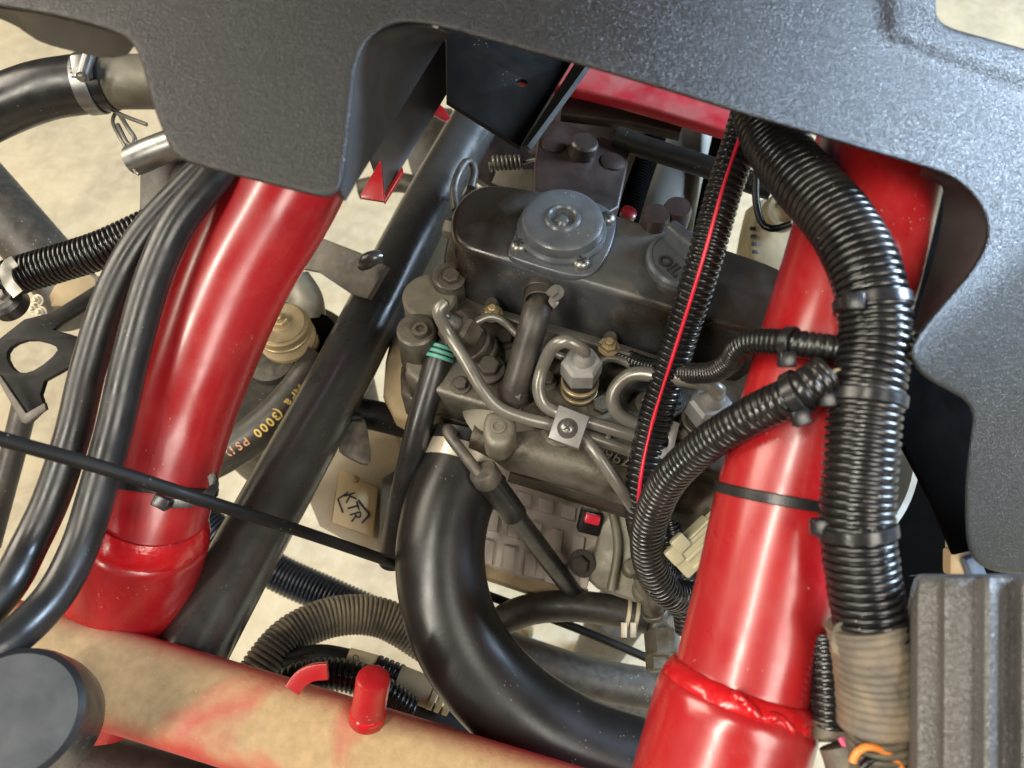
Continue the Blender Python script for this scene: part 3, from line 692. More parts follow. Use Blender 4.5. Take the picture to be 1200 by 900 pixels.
plate('bell_housing', [(446, 480), (452, 400), (478, 335), (512, 268), (548, 215), (600, 215), (590, 300), (530, 400), (505, 500)], pl(('z', .55)), .16, 'tan', en, bev=.006, ch=1, bres=3)
for (a, b, r_, m_) in ((640, 446, .0046, 'iron'), (760, 472, .0050, 'iron'), (790, 470, .0042, 'irond'), (868, 505, .0050, 'iron'), (540, 452, .0040, 'iron')): fast('hex', 'head_bolt', Z(a, b, ZH), UP, r_, m_, chd, random.random())
for k in range(7):
    p_ = Z(610 + k * 34, 486 + k * 10.4, ZH - .012); box('head_rib', p_ - EY * .002, EX, UP, (.0035, .030, .008), 'iron', chd, .0012)
# injectors
def injector(p, axis, sc, mat, name='injector'):
    axis = Vector(axis).normalized()
    inj = lathe(name, p, axis, [(.0105 * sc, -.008), (.0108 * sc, .006), (.0095 * sc, .0075), (.0095 * sc, .016), (.0102 * sc, .0165), (.0102 * sc, .0225)], 'irond', en, 36)
    for h in (.006, .014): ring('sealing_ring', p + axis * (h * sc * 1.0), axis, .0094 * sc, .0018 * sc, .0026, 'gold' if mat == 'zincb' else 'iron', inj, 32)
    lathe('hexagon_nut', p + axis * .0215, axis, [(.0118 * sc, 0), (.0118 * sc, .0105), (.0100 * sc, .0125), (.006 * sc, .0128)], mat, inj, 6, smooth=20, hint=AR)
    lathe('union_cap', p + axis * .033, axis, [(.0062 * sc, 0), (.0062 * sc, .004), (.0045 * sc, .0065), (.0040 * sc, .0085)], mat, inj, 20)
    return inj
i1 = Z(678, 462, ZH - .003); injector(i1, Vector((-.02, .05, 1)), .95, 'zincb')
i2 = Z(814, 505, ZH - .004); injector(i2, Vector((.06, .02, 1)), .98, 'zincplate')
i0 = Z(570, 418, ZH - .002); injector(i0, Vector((-.62, .10, 1)), 1.02, 'iron')
# pipes
def pipe(pts, r=.0036, mat='steel', name='fuel_pipe'): return sweep(name, pts, r, mat, en, 18, .0025)
def zz(*q): return [Z(a, b, z) for a, b, z in q]
t0 = i0 + Vector((-.62, .10, 1)).normalized() * .040
pipe([t0, t0 + Vector((-.004, 0, .005))] + zz((520, 356, .676), (514, 366, .674), (524, 388, .664), (545, 422, .656), (565, 456, .648), (585, 478, .642), (615, 490, .638), (655, 500, .634), (720, 522, .628), (790, 546, .622)))
t1 = i1 + Vector((-.02, .05, 1)).normalized() * .040
pipe([t1, t1 + UP * .004] + zz((664, 400, .676), (648, 407, .670), (637, 428, .656), (631, 452, .648), (636, 472, .642), (650, 482, .640), (672, 489, .640), (740, 510, .634), (800, 530, .628)))
t2 = i2 + Vector((.06, .02, 1)).normalized() * .040
pipe([t2, t2 + UP * .005] + zz((826, 449, .672), (805, 445, .670), (775, 441, .662), (745, 438, .658), (727, 448, .652), (718, 466, .646), (724, 484, .640), (745, 496, .636), (790, 506, .632), (850, 522, .628)), .0040)
pipe(zz((676, 508, .636), (690, 520, .634), (708, 544, .630), (735, 584, .618), (752, 612, .60)))
pipe(zz((795, 528, .622), (820, 540, .615), (834, 558, .60), (838, 590, .58), (838, 630, .55)), .0036)
pipe(zz((556, 378, .652), (574, 371, .652), (592, 378, .649), (612, 396, .645), (650, 414, .642), (690, 428, .642), (712, 420, .645), (732, 424, .645), (752, 436, .642), (790, 450, .64)), .0023, 'steel', 'leak_off_pipe')
# glow plug bar with its two nuts
gb = Z(640, 384, ZH + .016)
gbar = sweep('glow_plug_bar', zz((566, 362, ZH + .016), (600, 372, ZH + .016), (712, 404, ZH + .016), (775, 424, ZH + .016)), .004, 'steel', en, section=rbox(.0007, .0042), up=EY * .5 + UP * .9, ds=.006)
for (a, b) in ((577, 368), (713, 407)):
    lathe('glow_plug', Z(a, b, ZH + .004), UP, [(.0042, -.006), (.0042, .011), (.003, .0125)], 'iron', en, 20)
    fast('nut', 'terminal_nut', Z(a, b, ZH + .0168), UP, .0046, 'gold', gbar, .3)
# pipe clamps
def clampb(pts, z, par=en):
    pp = pl(('z', z)); plate('pipe_clamp', pts, (pp[0], (UP - EY * .35).normalized()), .007, 'zincplate', par, bev=.0007)
cpl = (Z(666, 500, .645), (UP - EY * .35).normalized())
pcl = plate('pipe_clamp', [(655, 474), (691, 488), (678, 526), (642, 513)], cpl, .008, 'zincplate', en, bev=.0008)
q = hit(665, 502, cpl); fast('cross', 'clamp_screw', q, cpl[1], .0043, 'steelb', pcl); cross_mark(q, cpl[1], .0043, pcl, .7); ring('screw_washer', q, cpl[1], .0043, .0012, .0014, 'irond', pcl, 24)
cpl2 = (Z(785, 520, .640), (UP - EY * .35).normalized())
plate('pipe_clamp', [(778, 488), (797, 496), (786, 542), (765, 534)], cpl2, .007, 'zincplate', en, bev=.0008, holes=[[(777, 512), (784, 512), (783, 524), (775, 524)]])
# intake manifold casting below the head
sweep('intake_manifold', [Z(560, 500, .606), Z(640, 522, .604), Z(740, 552, .600), Z(850, 585, .598)], .0155, 'iron', en, section=rbox(.0155, .019, .7, 5), up=UP, ds=.006)
sweep('manifold_elbow', [Z(640, 478, .612), Z(608, 484, .613), Z(586, 491, .610), Z(568, 506, .604)], .0185, 'alu', en, 40, .003, rprof=lambda s: 1.0 - .08 * np.cos(s * 40))
plate('manifold_pad', [(566, 490), (574, 478), (604, 486), (606, 504), (596, 522), (576, 524), (566, 512)], pl(('z', .635)), .022, 'alu', en, bev=.004, ch=2, bres=3)
lathe('pad_dimple', Z(584, 500, .6352), UP, [(.0042, -.001), (.0042, .0006), (.003, .0008), (.0026, 0)], 'alu', en, 24)
text('casting_number', '8962', .0100, Z(718, 536, .6195), EX, EY + UP * .15, .0012, 'alu', en)
lathe('manifold_boss', Z(655, 512, .610), UP, [(.012, -.01), (.011, .010), (.009, .012)], 'iron', en, 30)
# block
plate('gasket_rail', [(590, 545), (600, 538), (740, 578), (880, 616), (872, 632), (735, 594), (592, 553)], pl(('z', .565)), .012, 'irond', en, bev=.001)
def front(px, py, z): return Z(px, py, z)
plate('pump_housing', [(762, 570), (880, 600), (900, 660), (850, 700), (790, 650)], pl(('z', .52)), .12, 'irond', en, bev=.004, ch=1)
plate('crankcase', [(585, 520), (600, 500), (760, 540), (930, 590), (925, 640), (880, 640), (765, 606), (735, 597), (588, 552)], pl(('z', .552)), .018, 'irond', en, bev=.003)
tmc = plate('timing_case', [(704, 572), (745, 582), (800, 606), (812, 690), (790, 718), (735, 704), (688, 686), (692, 664), (702, 620)], pl((708, 580, .50), (772, 610, .49), (735, 700, .485)), .05, 'alu', en, bev=.003, ch=1, bres=2)
lathe('case_boss', P(757, 690, .480), TOCAM + .5 * AU, [(.0085, -.008), (.0082, .002), (.0070, .0035), (.0045, .0036), (.0040, -.002)], 'alu', tmc, 28)
lathe('case_boss', P(741, 664, .482), TOCAM + .5 * AU, [(.0060, -.008), (.0056, .002), (.0040, .0035), (.002, .0036)], 'alu', tmc, 24)
sweep('case_rib', [(716, 590, .498), (724, 640, .488), (716, 692, .483)], .003, 'alu', tmc, 12)
# finned side casting with raised pads
spn = pl((585, 560, .545), (705, 590, .535), (640, 680, .515))
fnc = plate('finned_casting', [(552, 640), (575, 548), (600, 548), (706, 582), (700, 640), (688, 690), (600, 672), (556, 655)], spn, .035, 'alubright', en, bev=.002, ch=0)
for row, (ya, h) in enumerate(((566, 16), (596, 26), (634, 28))):
    for k in range(5):
        x0 = (580, 572, 566)[row] + k * (26, 25, 25)[row]; y0 = ya + (k * 26 + (0, -8, -14)[row]) * .30; ww = (18, 14, 14)[row]
        if x0 + ww > 698: continue
        sh = -.12
        plate('raised_pad', [(x0, y0), (x0 + ww, y0 + ww * .3), (x0 + ww + sh * h, y0 + h + ww * .3), (x0 + sh * h, y0 + h)], (spn[0] + spn[1] * .0036, spn[1]),   .006, 'alubright', fnc, bev=.0016, bres=2)
plate('casting_step', [(556, 655), (600, 668), (690, 690), (686, 706), (640, 700), (556, 672)], (spn[0] - spn[1] * .008, spn[1]), .02, 'tan', en, bev=.002)
pb = box('plug_block', P(691, 611, .50), AR + AU * -.25, AU, (.0145, .0155, .014), 'black', en, .0015)
box('red_plug', P(694, 608, .489), AR + AU * -.25, AU, (.0100, .0065, .006), 'redwire', pb, .001)
fast('hex', 'case_bolt', P(683, 660, .497), TOCAM - .5 * AR, .0062, 'irond', en)

# ================================================================== intake pipe
ip = thing('intake_pipe', 'fat black rubber intake pipe bending down below the engine', 'pipe')
sweep('pipe', [(552, 524, .452), (545, 545, .448), (523, 600, .438), (516, 660, .43), (527, 722, .424), (556, 778, .42), (606, 830, .416), (680, 874, .414), (760, 902, .413), (850, 930, .413)], .0258, 'intake', ip, 48, .004)
ca = P(545, 545, .448) - P(552, 522, .452)
ring('band_clamp', P(548.5, 536, .450), ca, .0259, .0010, .0135, 'bandm', ip, 56)
ring('pipe_collar', P(552.5, 523, .452), ca, .0245, .0030, .008, 'rubber', ip, 56)
box('clamp_bolt', P(503, 533, .448), AR * .5 + AU, AR, (.012, .007, .007), 'steelb', ip, .001)
fast('nut', 'clamp_nut', P(498, 540, .446), -AR * .6 - AU * .5, .0035, 'steelb', ip)

# ================================================================== dipstick
dk = thing('dipstick', 'black dipstick tube with grey pull loop crossing beside the intake pipe', 'dipstick')
sweep('pull_handle', [(530, 508, .425), (525, 503, .421), (528, 512, .417), (545, 534, .415), (562, 556, .414)], .0033, 'greyplate', dk, 16, .0015)
da = P(590, 590, .43) - P(560, 545, .412)
lathe('grip_cap', P(565, 551, .4135), da, [(.003, -.001), (.0075, 0), (.0082, .001), (.0084, .008), (.0076, .0095)], 'greyplate', dk, 32)
sweep('tube', [(570, 559, .416), (595, 592, .435), (603, 604, .44)], .0076, 'rubber', dk, 28)
sweep('tube', [(600, 600, .44), (640, 652, .48), (684, 710, .53)], .0064, 'rubber', dk, 28)

# ================================================================== small hoses on the engine
bh = thing('breather_hose', 'short grey-brown breather hose from valve cover down to the manifold', 'hose')
bpts = zz((633, 328, ZC - .014), (633, 340, ZC - .014), (627, 372, .668), (616, 412, .655), (605, 450, .642), (597, 470, .632))
sweep('hose', bpts, .0079, 'rubberdust', bh, 28, .003)
ring('hose_lip', bpts[1], bpts[2] - bpts[1], .0076, .0016, .006, 'rubberdust', bh, 28)
sweep('spring_clip', zz((643, 346, .682), (652, 338, .682), (656, 344, .68), (648, 352, .68), (652, 358, .678)), .0012, 'steel', bh, section=rbox(.0006, .0024), up=UP, ds=.001)
ring('spring_clip', zz((634, 350, .674))[0], bpts[2] - bpts[1], .0080, .0007, .006, 'irond', bh, 28)
ring('spring_clip', zz((602, 458, .638))[0], bpts[5] - bpts[4], .0080, .0008, .0065, 'irond', bh, 28)
box('clip_ear', Z(607, 466, .641), EX, UP, (.003, .006, .003), 'steel', bh, .0004)
sh = thing('fuel_hose', 'thin black fuel hose with green clip left of the intake pipe', 'hose')
sweep('hose', [(524, 398, .435), (516, 412, .433), (507, 442, .432), (492, 495, .435), (479, 550, .445), (467, 605, .46), (458, 660, .475)], .0078, 'rubber', sh, 26, .004)
fa = P(507, 442, .432) - P(516, 412, .433)
for k in range(3): ring('green_clip', P(517 - k * 1.6, 407 + k * 6, .433), fa, .0078, .0011, .0022, 'green', sh, 26)
lathe('hose_union', P(528, 388, .437), fa, [(.006, -.006), (.0075, 0), (.0075, .006)], 'irond', sh, 20)
wh = thing('coolant_hose', 'dusty black hose held by a pale spring clamp under the engine', 'hose')
wp = [(560, 752, .53), (588, 728, .525), (622, 714, .52), (670, 710, .515), (720, 716, .51), (758, 724, .508)]
sweep('hose', wp, .0107, 'rubberdust', wh, 30, .004)
wa = P(758, 724, .508) - P(720, 716, .51)
ring('spring_clamp', P(735, 719, .509), wa, .0108, .0009, .0028, 'cream', wh, 30); ring('spring_clamp', P(745, 721, .509), wa, .0108, .0009, .0028, 'cream', wh, 30)
for a in (731, 742): box('clamp_ear', P(a, 738, .497), AU, AR, (.010, .004, .002), 'cream', wh, .0004)
bf = thing('banjo_fitting', 'dark hexagon pipe union at the right end of the clamped hose', 'pipe fitting')
box('union_block', P(778, 733, .50), AR + AU * -.2, AU, (.020, .020, .018), 'iron', bf, .003)
lathe('hexagon_nut', P(775, 741, .487), -AU + .7 * TOCAM, [(.0115, 0), (.0118, .015), (.010, .0165)], 'iron', bf, 6, smooth=20)
lathe('plug_bolt', P(770, 764, .482), -AU + .5 * TOCAM, [(.0080, 0), (.0080, .0105), (.0065, .012)], 'iron', bf, 6, smooth=20)
sweep('steel_pipe', [(753, 672, .475), (762, 700, .48), (768, 720, .488)], .0070, 'iron', bf, 20)
ring('pipe_collar', P(767, 716, .487), P(768, 720, .488) - P(762, 700, .48), .0068, .0018, .004, 'iron', bf, 24)

# floor level parts under the engine
tag(sweep('lower_pipe', [(560, 748, .62), (620, 772, .62), (700, 796, .62), (800, 812, .62), (860, 818, .62)], .0165, 'rubberdust', None, 28), 'thick dark pipe running low beneath the intake pipe', 'pipe')
tag(lathe('support_post', Z(714, 740, .18), UP, [(.028, -.18), (.028, .08), (.024, .09), (.010, .092)], 'greyplate', None, 32), 'dark grey round post standing on the floor behind the clamped hose', 'post')
lb = thing('pale_bracket', 'small pale bracket by the right side of the intake pipe', 'bracket')
plate('bracket_plate', [(596, 748), (605, 738), (632, 752), (628, 772), (600, 762)], pl(.66), .008, 'alubright', lb, ch=0)
lathe('bracket_pin', P(617, 742, .66), TOCAM + AU, [(.006, 0), (.006, .010), (.004, .012)], 'tan', lb, 16)
sb2 = thing('lower_bar', 'flat grey bar lying under the thick dark pipe', 'bar')
sweep('bar', [(660, 812, .66), (730, 832, .66), (800, 842, .66)], .010, 'greyplate', sb2, section=rbox(.008, .012), up=UP)

# ================================================================== wire conduits
bl = thing('wire_conduit', 'thickest black corrugated wire conduit crossing the right red tube', 'conduit', 'corrugated wire conduits')
BL = [(890, 120, .345), (908, 168, .335), (940, 210, .318), (985, 262, .302), (1016, 325, .290), (1025, 395, .286), (1015, 465, .283), (1008, 540, .281), (1004, 610, .281), (1010, 670, .281), (1021, 735, .281), (1026, 790, .281)]
loom('conduit', BL, .0135, 'loom', bl, .0032, .12, 40, var=.02)
tw = [(1014, 728, .281), (1021, 760, .281), (1026, 800, .282), (1029, 850, .282)]
sweep('tape_wrap', tw, .0143, 'tape', bl, 44, .0008, rprof=lambda s: 1 + .022 * np.sin(s / .0032 * 2 * np.pi) + .01 * np.sin(s * 700))
plate('tape_flap', [(978, 732), (990, 728), (996, 770), (990, 772), (972, 762)], pl(.277), .0008, 'tape', bl, bev=.0002, ch=1)
loom('dusty_conduit', [(1027, 835, .284), (1030, 870, .285), (1032, 930, .286)], .0118, 'loomdust', bl, .0030, .12, 36, var=.06)
ml = thing('wire_conduit', 'medium glossy corrugated conduit sweeping from thick conduit to the engine', 'conduit', 'corrugated wire conduits')
ML = [(972, 437, .284, .0080), (930, 463, .287, .0080), (880, 487, .305, .0081), (822, 525, .335, .0084), (780, 568, .365, .0089), (760, 620, .392, .0093), (762, 660, .41, .0095), (780, 692, .425, .0095), (808, 700, .44, .0095)]
loom('conduit', ML, .0093, 'loom', ml, .0034, .10, 34, var=.02)
for k, (m_, dx) in enumerate((('cream', 0), ('redwire', 3))): sweep('loose_wire', [(962, 444 + dx, .284), (975, 437 + dx * 2, .283), (990, 432 + dx * 3, .284)], .0011, m_, ml, 10, .002)
tl = thing('wire_conduit', 'slim corrugated conduit with a red wire showing along its slit', 'conduit', 'corrugated wire conduits')
TL = [(880, 125, .365), (868, 165, .365), (848, 225, .366), (824, 310, .37), (796, 400, .385), (768, 490, .40), (753, 560, .405), (752, 610, .415), (770, 665, .43), (800, 710, .445)]
loom('conduit', TL, .0090, 'loom', tl, .0034, .13, 30, slit=1, up=TOCAM)
def along(path, r, ang, i0=0., i1=1., lift=1.):
    c, s = spline([P(*q) for q in path], .003); T_, X_, Y_ = frames(c, TOCAM); n = len(c); o = []
    for i in range(int(i0 * n), int(i1 * n), 2):
        t = R(ang(i / n) if callable(ang) else ang); o.append(Vector(c[i] + (X_[i] * math.cos(t) + Y_[i] * math.sin(t)) * r * lift))
    return o
rw = along(TL, .0090, 17, .03, .86, .925)
sweep('red_wire', rw, .0010, 'redwire', tl, 10, .0015, wob=.12)
nl = thing('wire_conduit', 'thinnest corrugated conduit bending from thick conduit over the valve cover', 'conduit', 'corrugated wire conduits')
NL = [(990, 412, .292), (960, 406, .290), (925, 402, .296), (885, 400, .312), (866, 408, .325), (855, 424, .342), (835, 436, .36), (800, 437, .385), (760, 430, .41), (716, 412, .43)]
loom('conduit', NL, .0054, 'loom', nl, .0026, .13, 24, var=.03)
el = thing('wire_conduit', 'short open-ended corrugated conduit beside the tape wrap with pink wires', 'conduit', 'corrugated wire conduits')
loom('conduit', [(966, 742, .305), (970, 790, .302), (974, 852, .30)], .0078, 'loom', el, .0030, .12, 28)
lathe('conduit_mouth', P(973, 858, .30), TOCAM * .6 - AU, [(.0082, -.004), (.0084, .002), (.0078, .003), (.0070, .001), (.0066, -.006)], 'loomdust', el, 28)
for k in range(3): sweep('pink_wire', [(978 + k * 2, 845, .298), (986 + k * 2, 868, .292), (1000 + k * 3, 884, .288), (1022 + k * 4, 915, .286)], .0012, 'pinkwire', el, 10, .003)
ow = thing('loose_wire', 'orange wire arching over the dusty conduit at the bottom', 'wire')
sweep('orange_wire', [(999, 893, .275), (1004, 882, .275), (1017, 875, .275), (1036, 880, .275), (1052, 893, .275), (1068, 925, .275)], .0014, 'orange', ow, 14, .002)
sweep('black_wire', [(1010, 900, .277), (1020, 890, .277), (1034, 892, .277), (1050, 914, .277)], .0016, 'loom', ow, 14, .002)
wb = tag(sweep('braided_sleeve', [(985, 872, .296), (992, 892, .294), (1000, 930, .292)], .0085, 'tape', None, 28, .002), 'brown braided sleeve end below the pink wires', 'cable sleeve')
dl = tag(loom('wire_conduit', [(776, 590, .46), (788, 640, .462), (800, 690, .465), (806, 740, .47)], .0080, 'loom', None, .0030, .12, 26), 'dark corrugated conduit hanging behind the medium glossy conduit', 'conduit', 'corrugated wire conduits')

# cable ties
def tie(label, p, axis, r, head, hx, hy, wdt=.0048):
    t = thing('cable_tie', label, 'cable tie', 'black nylon cable ties')
    ring('strap', p, axis, r, .0011, wdt, 'tie', t, 44)
    h = box('head', head, hx, hy, (.0066, .0062, .0050), 'tie', t, .0008)
    return t
def dirn(a, b): return P(*b) - P(*a)
tie('black cable tie round thick conduit at its upper bend', P(1022, 356, .288), dirn((1016, 325, .29), (1025, 395, .286)), .0134, P(1000, 353, .2735), AR, AU)
tie('black cable tie round thick conduit beside the open wire end', P(1015, 467, .283), dirn((1025, 395, .286), (1008, 540, .281)), .0134, P(969, 467, .281), AR, AU)
t3 = tie('black cable tie joining thick conduit to the strap across the red tube', P(1004, 622, .281), dirn((1004, 610, .281), (1010, 670, .281)) + AU * .002, .0134, P(960, 617, .280), AR, AU)
RTc, _ = spline([P(*q) for q in RT], .002)
def wrap(center, axis, r, a0, a1, n=16):
    x, y, a = basis(axis, TOCAM); return [center + (x * math.cos(R(t)) + y * math.sin(R(t))) * r for t in np.linspace(a0, a1, n)]
rtc = P(920, 583, .327); rta = dirn((921, 580, .327), (894, 700, .325)) + AU * .006 + AR * -.006
tp = thing('cable_tie', 'long black cable tie strapped across the right red tube', 'cable tie', 'black nylon cable ties')
ring('strap', rtc, dirn((957, 450, .329), (894, 700, .325)) + AR * .010, .0296, .0010, .0046, 'tie', tp, 64)
tie('small black cable tie round the thinnest conduit', P(926, 402, .296), dirn((960, 406, .29), (885, 400, .312)), .0056, P(922, 421, .290), AR, AU, .0042)
tie('small black cable tie round the medium conduit near the open wire end', P(934, 461, .287), dirn((972, 437, .284), (880, 487, .305)), .0083, P(938, 489, .281), AR + AU * .3, AU, .0050)
t6 = thing('cable_tie', 'black cable tie with cut tail round the left red post', 'cable tie', 'black nylon cable ties')
lta = dirn((205, 505, .42), (184, 585, .415)) + AR * .003
ring('strap', P(188, 570, .4155), lta, .0297, .0010, .0046, 'tie', t6, 64)
box('head', P(190, 588, .381), AR - AU * .5, AU, (.0085, .0066, .006), 'tie', t6, .001)
sweep('tail', [(200, 590, .382), (225, 589, .382), (243, 580, .383), (251, 570, .385), (248, 556, .388)], .003, 'tie', t6, section=rbox(.0006, .0024), up=TOCAM, ds=.002)

# connector
cn = thing('wire_connector', 'cream plastic wire connector tucked behind the right red tube', 'connector')
cx_ = (AR + AU * .95).normalized(); cy_ = (AU - AR * .95).normalized(); c0 = P(815, 640, .40)
box('housing', c0, cx_, cy_, (.030, .016, .014), 'creampl', cn, .0012)
for k, o_ in enumerate((-.0055, .0, .0055)): box('rail', c0 + cy_ * o_ + TOCAM * .0075 + cx_ * .003, cx_, cy_, (.024, .0022, .0025), 'creampl', cn, .0005)
box('latch', P(797, 636, .392), cx_, cy_, (.0085, .0085, .006), 'creampl', cn, .0015); box('latch', P(790, 651, .394), cx_, cy_, (.007, .010, .006), 'creampl', cn, .0015)
box('boot', c0 + cx_ * .021, cx_, cy_, (.016, .014, .012), 'creampl', cn, .002)

# ================================================================== rear of the bay
ch = thing('channel_bracket', 'black folded steel channel bracket hanging below the panel edge', 'bracket')
cpn = pl((524, 60, .40), (670, 75, .42), (610, 172, .385))
plate('face', [(505, 0), (523, 45), (524, 118), (610, 172), (613, 166), (670, 72), (700, 20)], cpn, .003, 'black', ch, holes=[[(603, 97), (606, 93), (614, 92), (619, 96), (616, 101), (608, 102)]])
strip('side_flange', [(611, 172, .3845), (672, 76, .419), (705, 22, .437)], [(618, 171, .362), (686, 78, .397), (722, 22, .413)], 'black', ch, .0026)
rb = thing('red_cross_member', 'scuffed red cross member behind the channel bracket at the top', 'cross member')
sweep('beam', [(620, 72, .52), (740, 100, .51), (850, 132, .50), (930, 156, .49)], .02, 'redgrey', rb, section=rbox(.0045, .022, .5), up=UP, ds=.01)
sweep('lower_lip', [(660, 125, .525), (740, 135, .52), (800, 148, .515)], .01, 'brown', rb, section=rbox(.004, .012, .5), up=UP, ds=.01)
rg = thing('red_gusset', 'small dark red gusset plate between panel wall and grey tube', 'gusset')
plate('gusset_plate', [(422, 228), (446, 186), (450, 236), (424, 232)], pl(.40), .004, 'red', rg)
plate('gusset_wing', [(450, 238), (451, 226), (471, 195), (472, 203)], pl(.41), .004, 'red', rg)
plate('gusset_ear', [(502, 132), (509, 116), (520, 126), (528, 138), (522, 142), (512, 136)], pl(.47), .004, 'red', rg)
bs = thing('black_side_plate', 'black plate beside the inner wall of the panel arch', 'plate')
plate('plate', [(440, 200), (430, 170), (515, 30), (540, 30), (530, 100), (472, 195), (449, 232)], pl((447, 200, .41), (522, 45, .43), (470, 205, .415)), .004, 'panelsm', bs)
tag(lathe('rubber_roller', P(520, 205, .80), AR + AU * .3, [(.05, -.03), (.062, -.028), (.068, -.01), (.068, .01), (.062, .028), (.05, .03)], 'rubberdust', None, 48), 'dusty brown rubber roller glimpsed behind the grey tube top', 'roller')
tag(sweep('ground_rail', [(420, 222, .75), (470, 214, .75), (520, 232, .75)], .010, 'greyplate', None, 16), 'grey rail low behind the grey tube near the gusset', 'rail')
bb = thing('brown_bracket', 'oily brown engine bracket with round bosses behind the breather cap', 'bracket')
bpn = pl((630, 150, .50), (738, 175, .50), (690, 245, .465))
plate('plate', [(624, 250), (628, 170), (640, 140), (652, 138), (738, 172), (738, 184), (722, 262)], bpn, .012, 'brown', bb, bev=.002, ch=1, bres=2)
q = hit(682, 180, bpn); lathe('bolt_boss', q, bpn[1], [(.0092, -.002), (.0090, .009), (.0078, .0105), (.003, .0108)], 'brown', bb, 28)
lathe('bolt_boss', hit(648, 170, bpn), bpn[1], [(.008, -.002), (.0076, .001), (.006, .0018)], 'brown', bb, 24)
lathe('bolt_boss', hit(718, 190, bpn), bpn[1], [(.009, -.002), (.0080, .0012), (.005, .0022)], 'brown', bb, 24)
lathe('pulley_arc', P(668, 172, .54), AU + TOCAM * .4, [(.030, -.004), (.031, 0), (.030, .004), (.012, .004)], 'brown', bb, 40)
sp = thing('coil_spring', 'small coil spring hooked to the brown bracket', 'spring')
sc, _ = spline([P(574, 192, .53), P(612, 191, .53)], .001)
T_, X_, Y_ = frames(np.array(sc)); hel = []
for i in range(len(sc) * 6):
    u = i / (len(sc) * 6) * (len(sc) - 1); k = int(u); a = i * 2 * math.pi * 7.5 / (len(sc) * 6)
    hel.append(Vector(sc[k] + (sc[min(k + 1, len(sc) - 1)] - sc[k]) * (u - k) + (X_[k] * math.cos(a) + Y_[k] * math.sin(a)) * .0048))
sweep('coil', hel[::2], .0011, 'steel', sp, 8, .0012)
sweep('hook', [(612, 191, .53), (622, 188, .528), (634, 186, .525)], .0013, 'steel', sp, 10, .002)
pt = thing('pale_tab', 'pale metal tab just behind the valve cover under the spring', 'tab')
plate('tab_plate', [(576, 214), (582, 200), (624, 198), (630, 228), (600, 222)], pl(.50), .003, 'alu', pt)
tag(sweep('thin_ring_hose', [(534, 246, .45), (532, 220, .455), (540, 198, .46), (550, 188, .465), (556, 200, .465), (552, 220, .46)], .0026, 'rubberdust', None, 12), 'thin looped hose at the left end of the valve cover', 'hose')
st = thing('silver_tank', 'smooth silver tank standing behind the oil cap', 'tank')
sweep('tank_body', [(812, 110, .66), (795, 180, .63), (778, 250, .60), (762, 310, .575)], .0265, 'silver', st, 36, .008)
tag(loom('ribbed_hose', [(786, 110, .60), (766, 165, .58), (748, 215, .56), (734, 262, .54), (728, 290, .535)], .0088, 'blackmat', None, .0028, .14, 24), 'dark ribbed hose on the left flank of the silver tank', 'hose')
tag(loom('ribbed_hose', [(862, 110, .60), (846, 180, .585), (834, 240, .57), (822, 310, .55)], .0105, 'blackmat', None, .0028, .14, 24), 'dark ribbed hose on the right flank of the silver tank', 'hose')
tag(sweep('linkage_rod', [(722, 160, .50), (760, 174, .495), (830, 196, .485), (905, 222, .475)], .0072, 'black', None, 20), 'black linkage rod crossing in front of the silver tank', 'rod')
pk = thing('red_plug', 'little red plug at the foot of the left ribbed hose', 'plug')
lathe('plug_body', P(735, 253, .50), UP + AR * .2, [(.0055, 0), (.0056, .004), (.004, .005)], 'red', pk, 16)
cb = thing('cream_casting', 'pale dusty cream casting glimpsed between the slim and thick conduits', 'casting')
plate('casting_body', [(876, 300), (884, 255), (892, 228), (925, 240), (950, 270), (940, 320), (900, 330)], pl(.62), .04, 'tan', cb, bev=.004, ch=1)
lathe('casting_boss', P(915, 250, .61), TOCAM, [(.016, 0), (.014, .01), (.010, .011), (.009, .004)], 'tan', cb, 24)
for k in range(4): box('casting_slot', P(882 + k * 1, 268 + k * 9, .612), AR, AU, (.005, .003, .002), 'ink', cb, .0004)
tag(sweep('thin_black_lead', [(886, 205, .44), (886, 235, .44), (893, 262, .438), (908, 268, .435), (928, 262, .43)], .0022, 'rubber', None, 12), 'thin black lead looping beneath the thick conduit top', 'wire')
# deep dark parts
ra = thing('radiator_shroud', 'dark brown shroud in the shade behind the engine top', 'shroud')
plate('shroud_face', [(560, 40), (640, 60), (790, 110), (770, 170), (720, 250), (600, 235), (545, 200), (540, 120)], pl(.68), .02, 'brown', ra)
sd = thing('black_shield', 'matt black shield sheet right of the thick conduit, extended up as panel shade', 'shield')
plate('sheet', [(1035, 110), (1220, 110), (1220, 300), (1180, 600), (1160, 640), (1120, 650), (1095, 590), (1058, 520), (1040, 420)], pl((1050, 200, .41), (1130, 480, .395), (1080, 540, .38)), .003, 'blackmat', sd)  # shield; its upper part stands in for the panel's shadow
wr = thing('wheel_rim', 'pale curved wheel rim glimpsed low beside the thick conduit', 'wheel')
lathe('rim', P(958, 520, .50), TOCAM + AR * .25 + AU * .1, [(.066, -.040), (.070, -.030), (.0725, -.012), (.074, -.004), (.0765, 0), (.078, .004), (.076, .007), (.072, .006), (.069, .002), (.066, -.012)], 'silver', wr, 72)
ifd = thing('dark_gap_sheet', 'black sheet added to darken the gap behind the wheel rim', 'backing sheet')
plate('gap_sheet', [(1000, 430), (1200, 430), (1230, 860), (930, 860), (935, 700)], pl(.64), .004, 'blackmat', ifd)  # added black sheet, keeps the gap behind the rim dark
bt = thing('small_fitting', 'small cream and blue fittings peeking past the panel bottom corner', 'fitting')
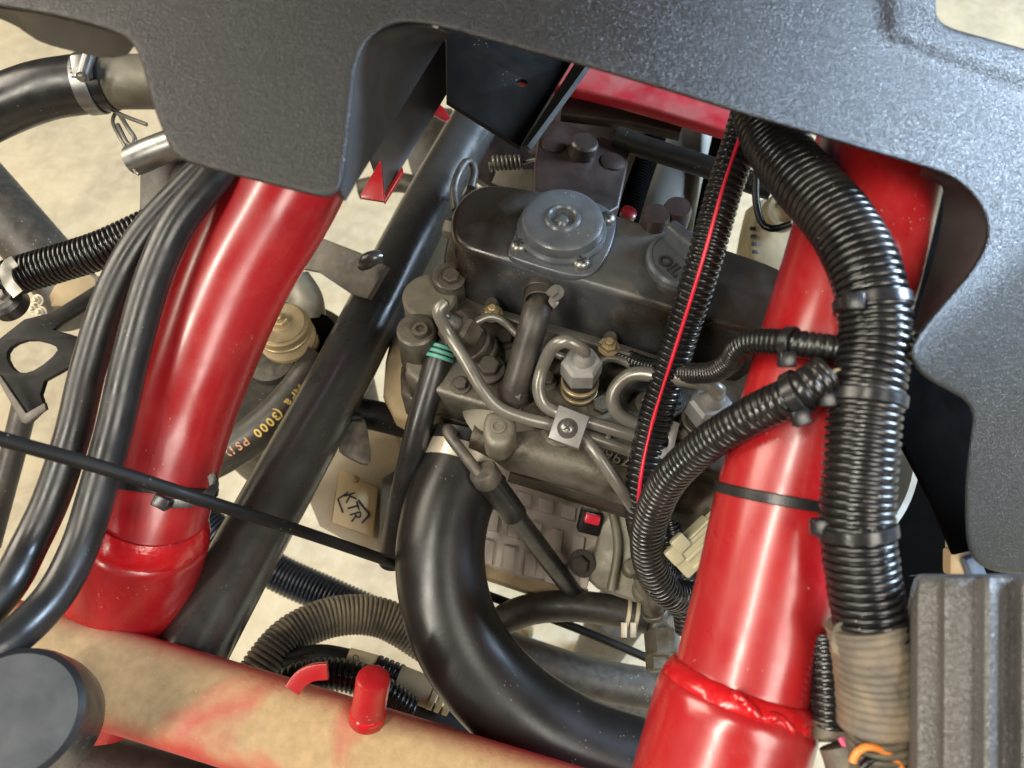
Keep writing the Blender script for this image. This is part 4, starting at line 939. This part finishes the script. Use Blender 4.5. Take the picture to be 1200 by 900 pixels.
box('cream_block', P(1122, 630, .39), AU, AR, (.020, .010, .008), 'creampl', bt, .002); box('cream_block', P(1124, 658, .385), AU, AR, (.014, .014, .008), 'label', bt, .002)
box('blue_block', P(1140, 664, .38), AU - AR * .4, AR, (.013, .008, .008), 'blueb', bt, .002)

# ribbed vinyl box bottom right
rvb = thing('ribbed_side_box', 'grained black box with vertical ridges at bottom right', 'box')
prof = [(1064, .300), (1066, .268), (1069, .262), (1076, .259), (1096, .256), (1102, .2545), (1107, .251), (1114, .250), (1142, .2495), (1149, .2475), (1154, .2455), (1160, .2448), (1166, .2455), (1171, .248), (1176, .2505), (1188, .2505), (1193, .248), (1198, .2455), (1205, .2445), (1260, .2445)]
ys = [672.5, 674, 678, 690] + list(range(710, 990, 20)); V = []; F = []
for yi, y in enumerate(ys):
    e = (.016, .007, .0018, 0)[yi] if yi < 4 else 0
    for (x, d) in prof: V.append(P(x + (1 - min(1, yi / 4)) * (14 if x < 1070 else 5 if x < 1080 else 0) - (y - 700) * .004, y, d + e + 3.6e-5 * (820 - y)))
n = len(prof)
for i in range(len(ys) - 1):
    for j in range(n - 1): F.append((i * n + j, i * n + j + 1, (i + 1) * n + j + 1, (i + 1) * n + j))
b0_ = len(V)
for (x, d) in prof: V.append(P(x, 675, .31))
for j in range(n - 1): F.append((j, b0_ + j, b0_ + j + 1, j + 1))
me = pyd('box_skin', V, F); fixn(me); link('box_skin', me, 'boxpl', rvb, 40)

# ================================================================== parenting: Empties go to the base of their thing
dg = bpy.context.evaluated_depsgraph_get()
kids = {}
for o, p in PAR.items(): kids.setdefault(p, []).append(o)
for t in [o for o in COL.objects if o.type == 'EMPTY']:
    lo = Vector((9, 9, 9)); hi = Vector((-9, -9, -9))
    for ch_ in kids.get(t, []):
        Mw = Matrix.LocRotScale(ch_.location, ch_.rotation_quaternion if ch_.rotation_mode == 'QUATERNION' else ch_.rotation_euler, ch_.scale)
        for c_ in ch_.bound_box:
            q = Mw @ Vector(c_)
            for k in range(3): lo[k] = min(lo[k], q[k]); hi[k] = max(hi[k], q[k])
    t.location = ((lo.x + hi.x) / 2, (lo.y + hi.y) / 2, lo.z); WLOC[t] = t.location.copy()
for o, p in PAR.items(): o.parent = p; o.location = WLOC[o] - WLOC[p]
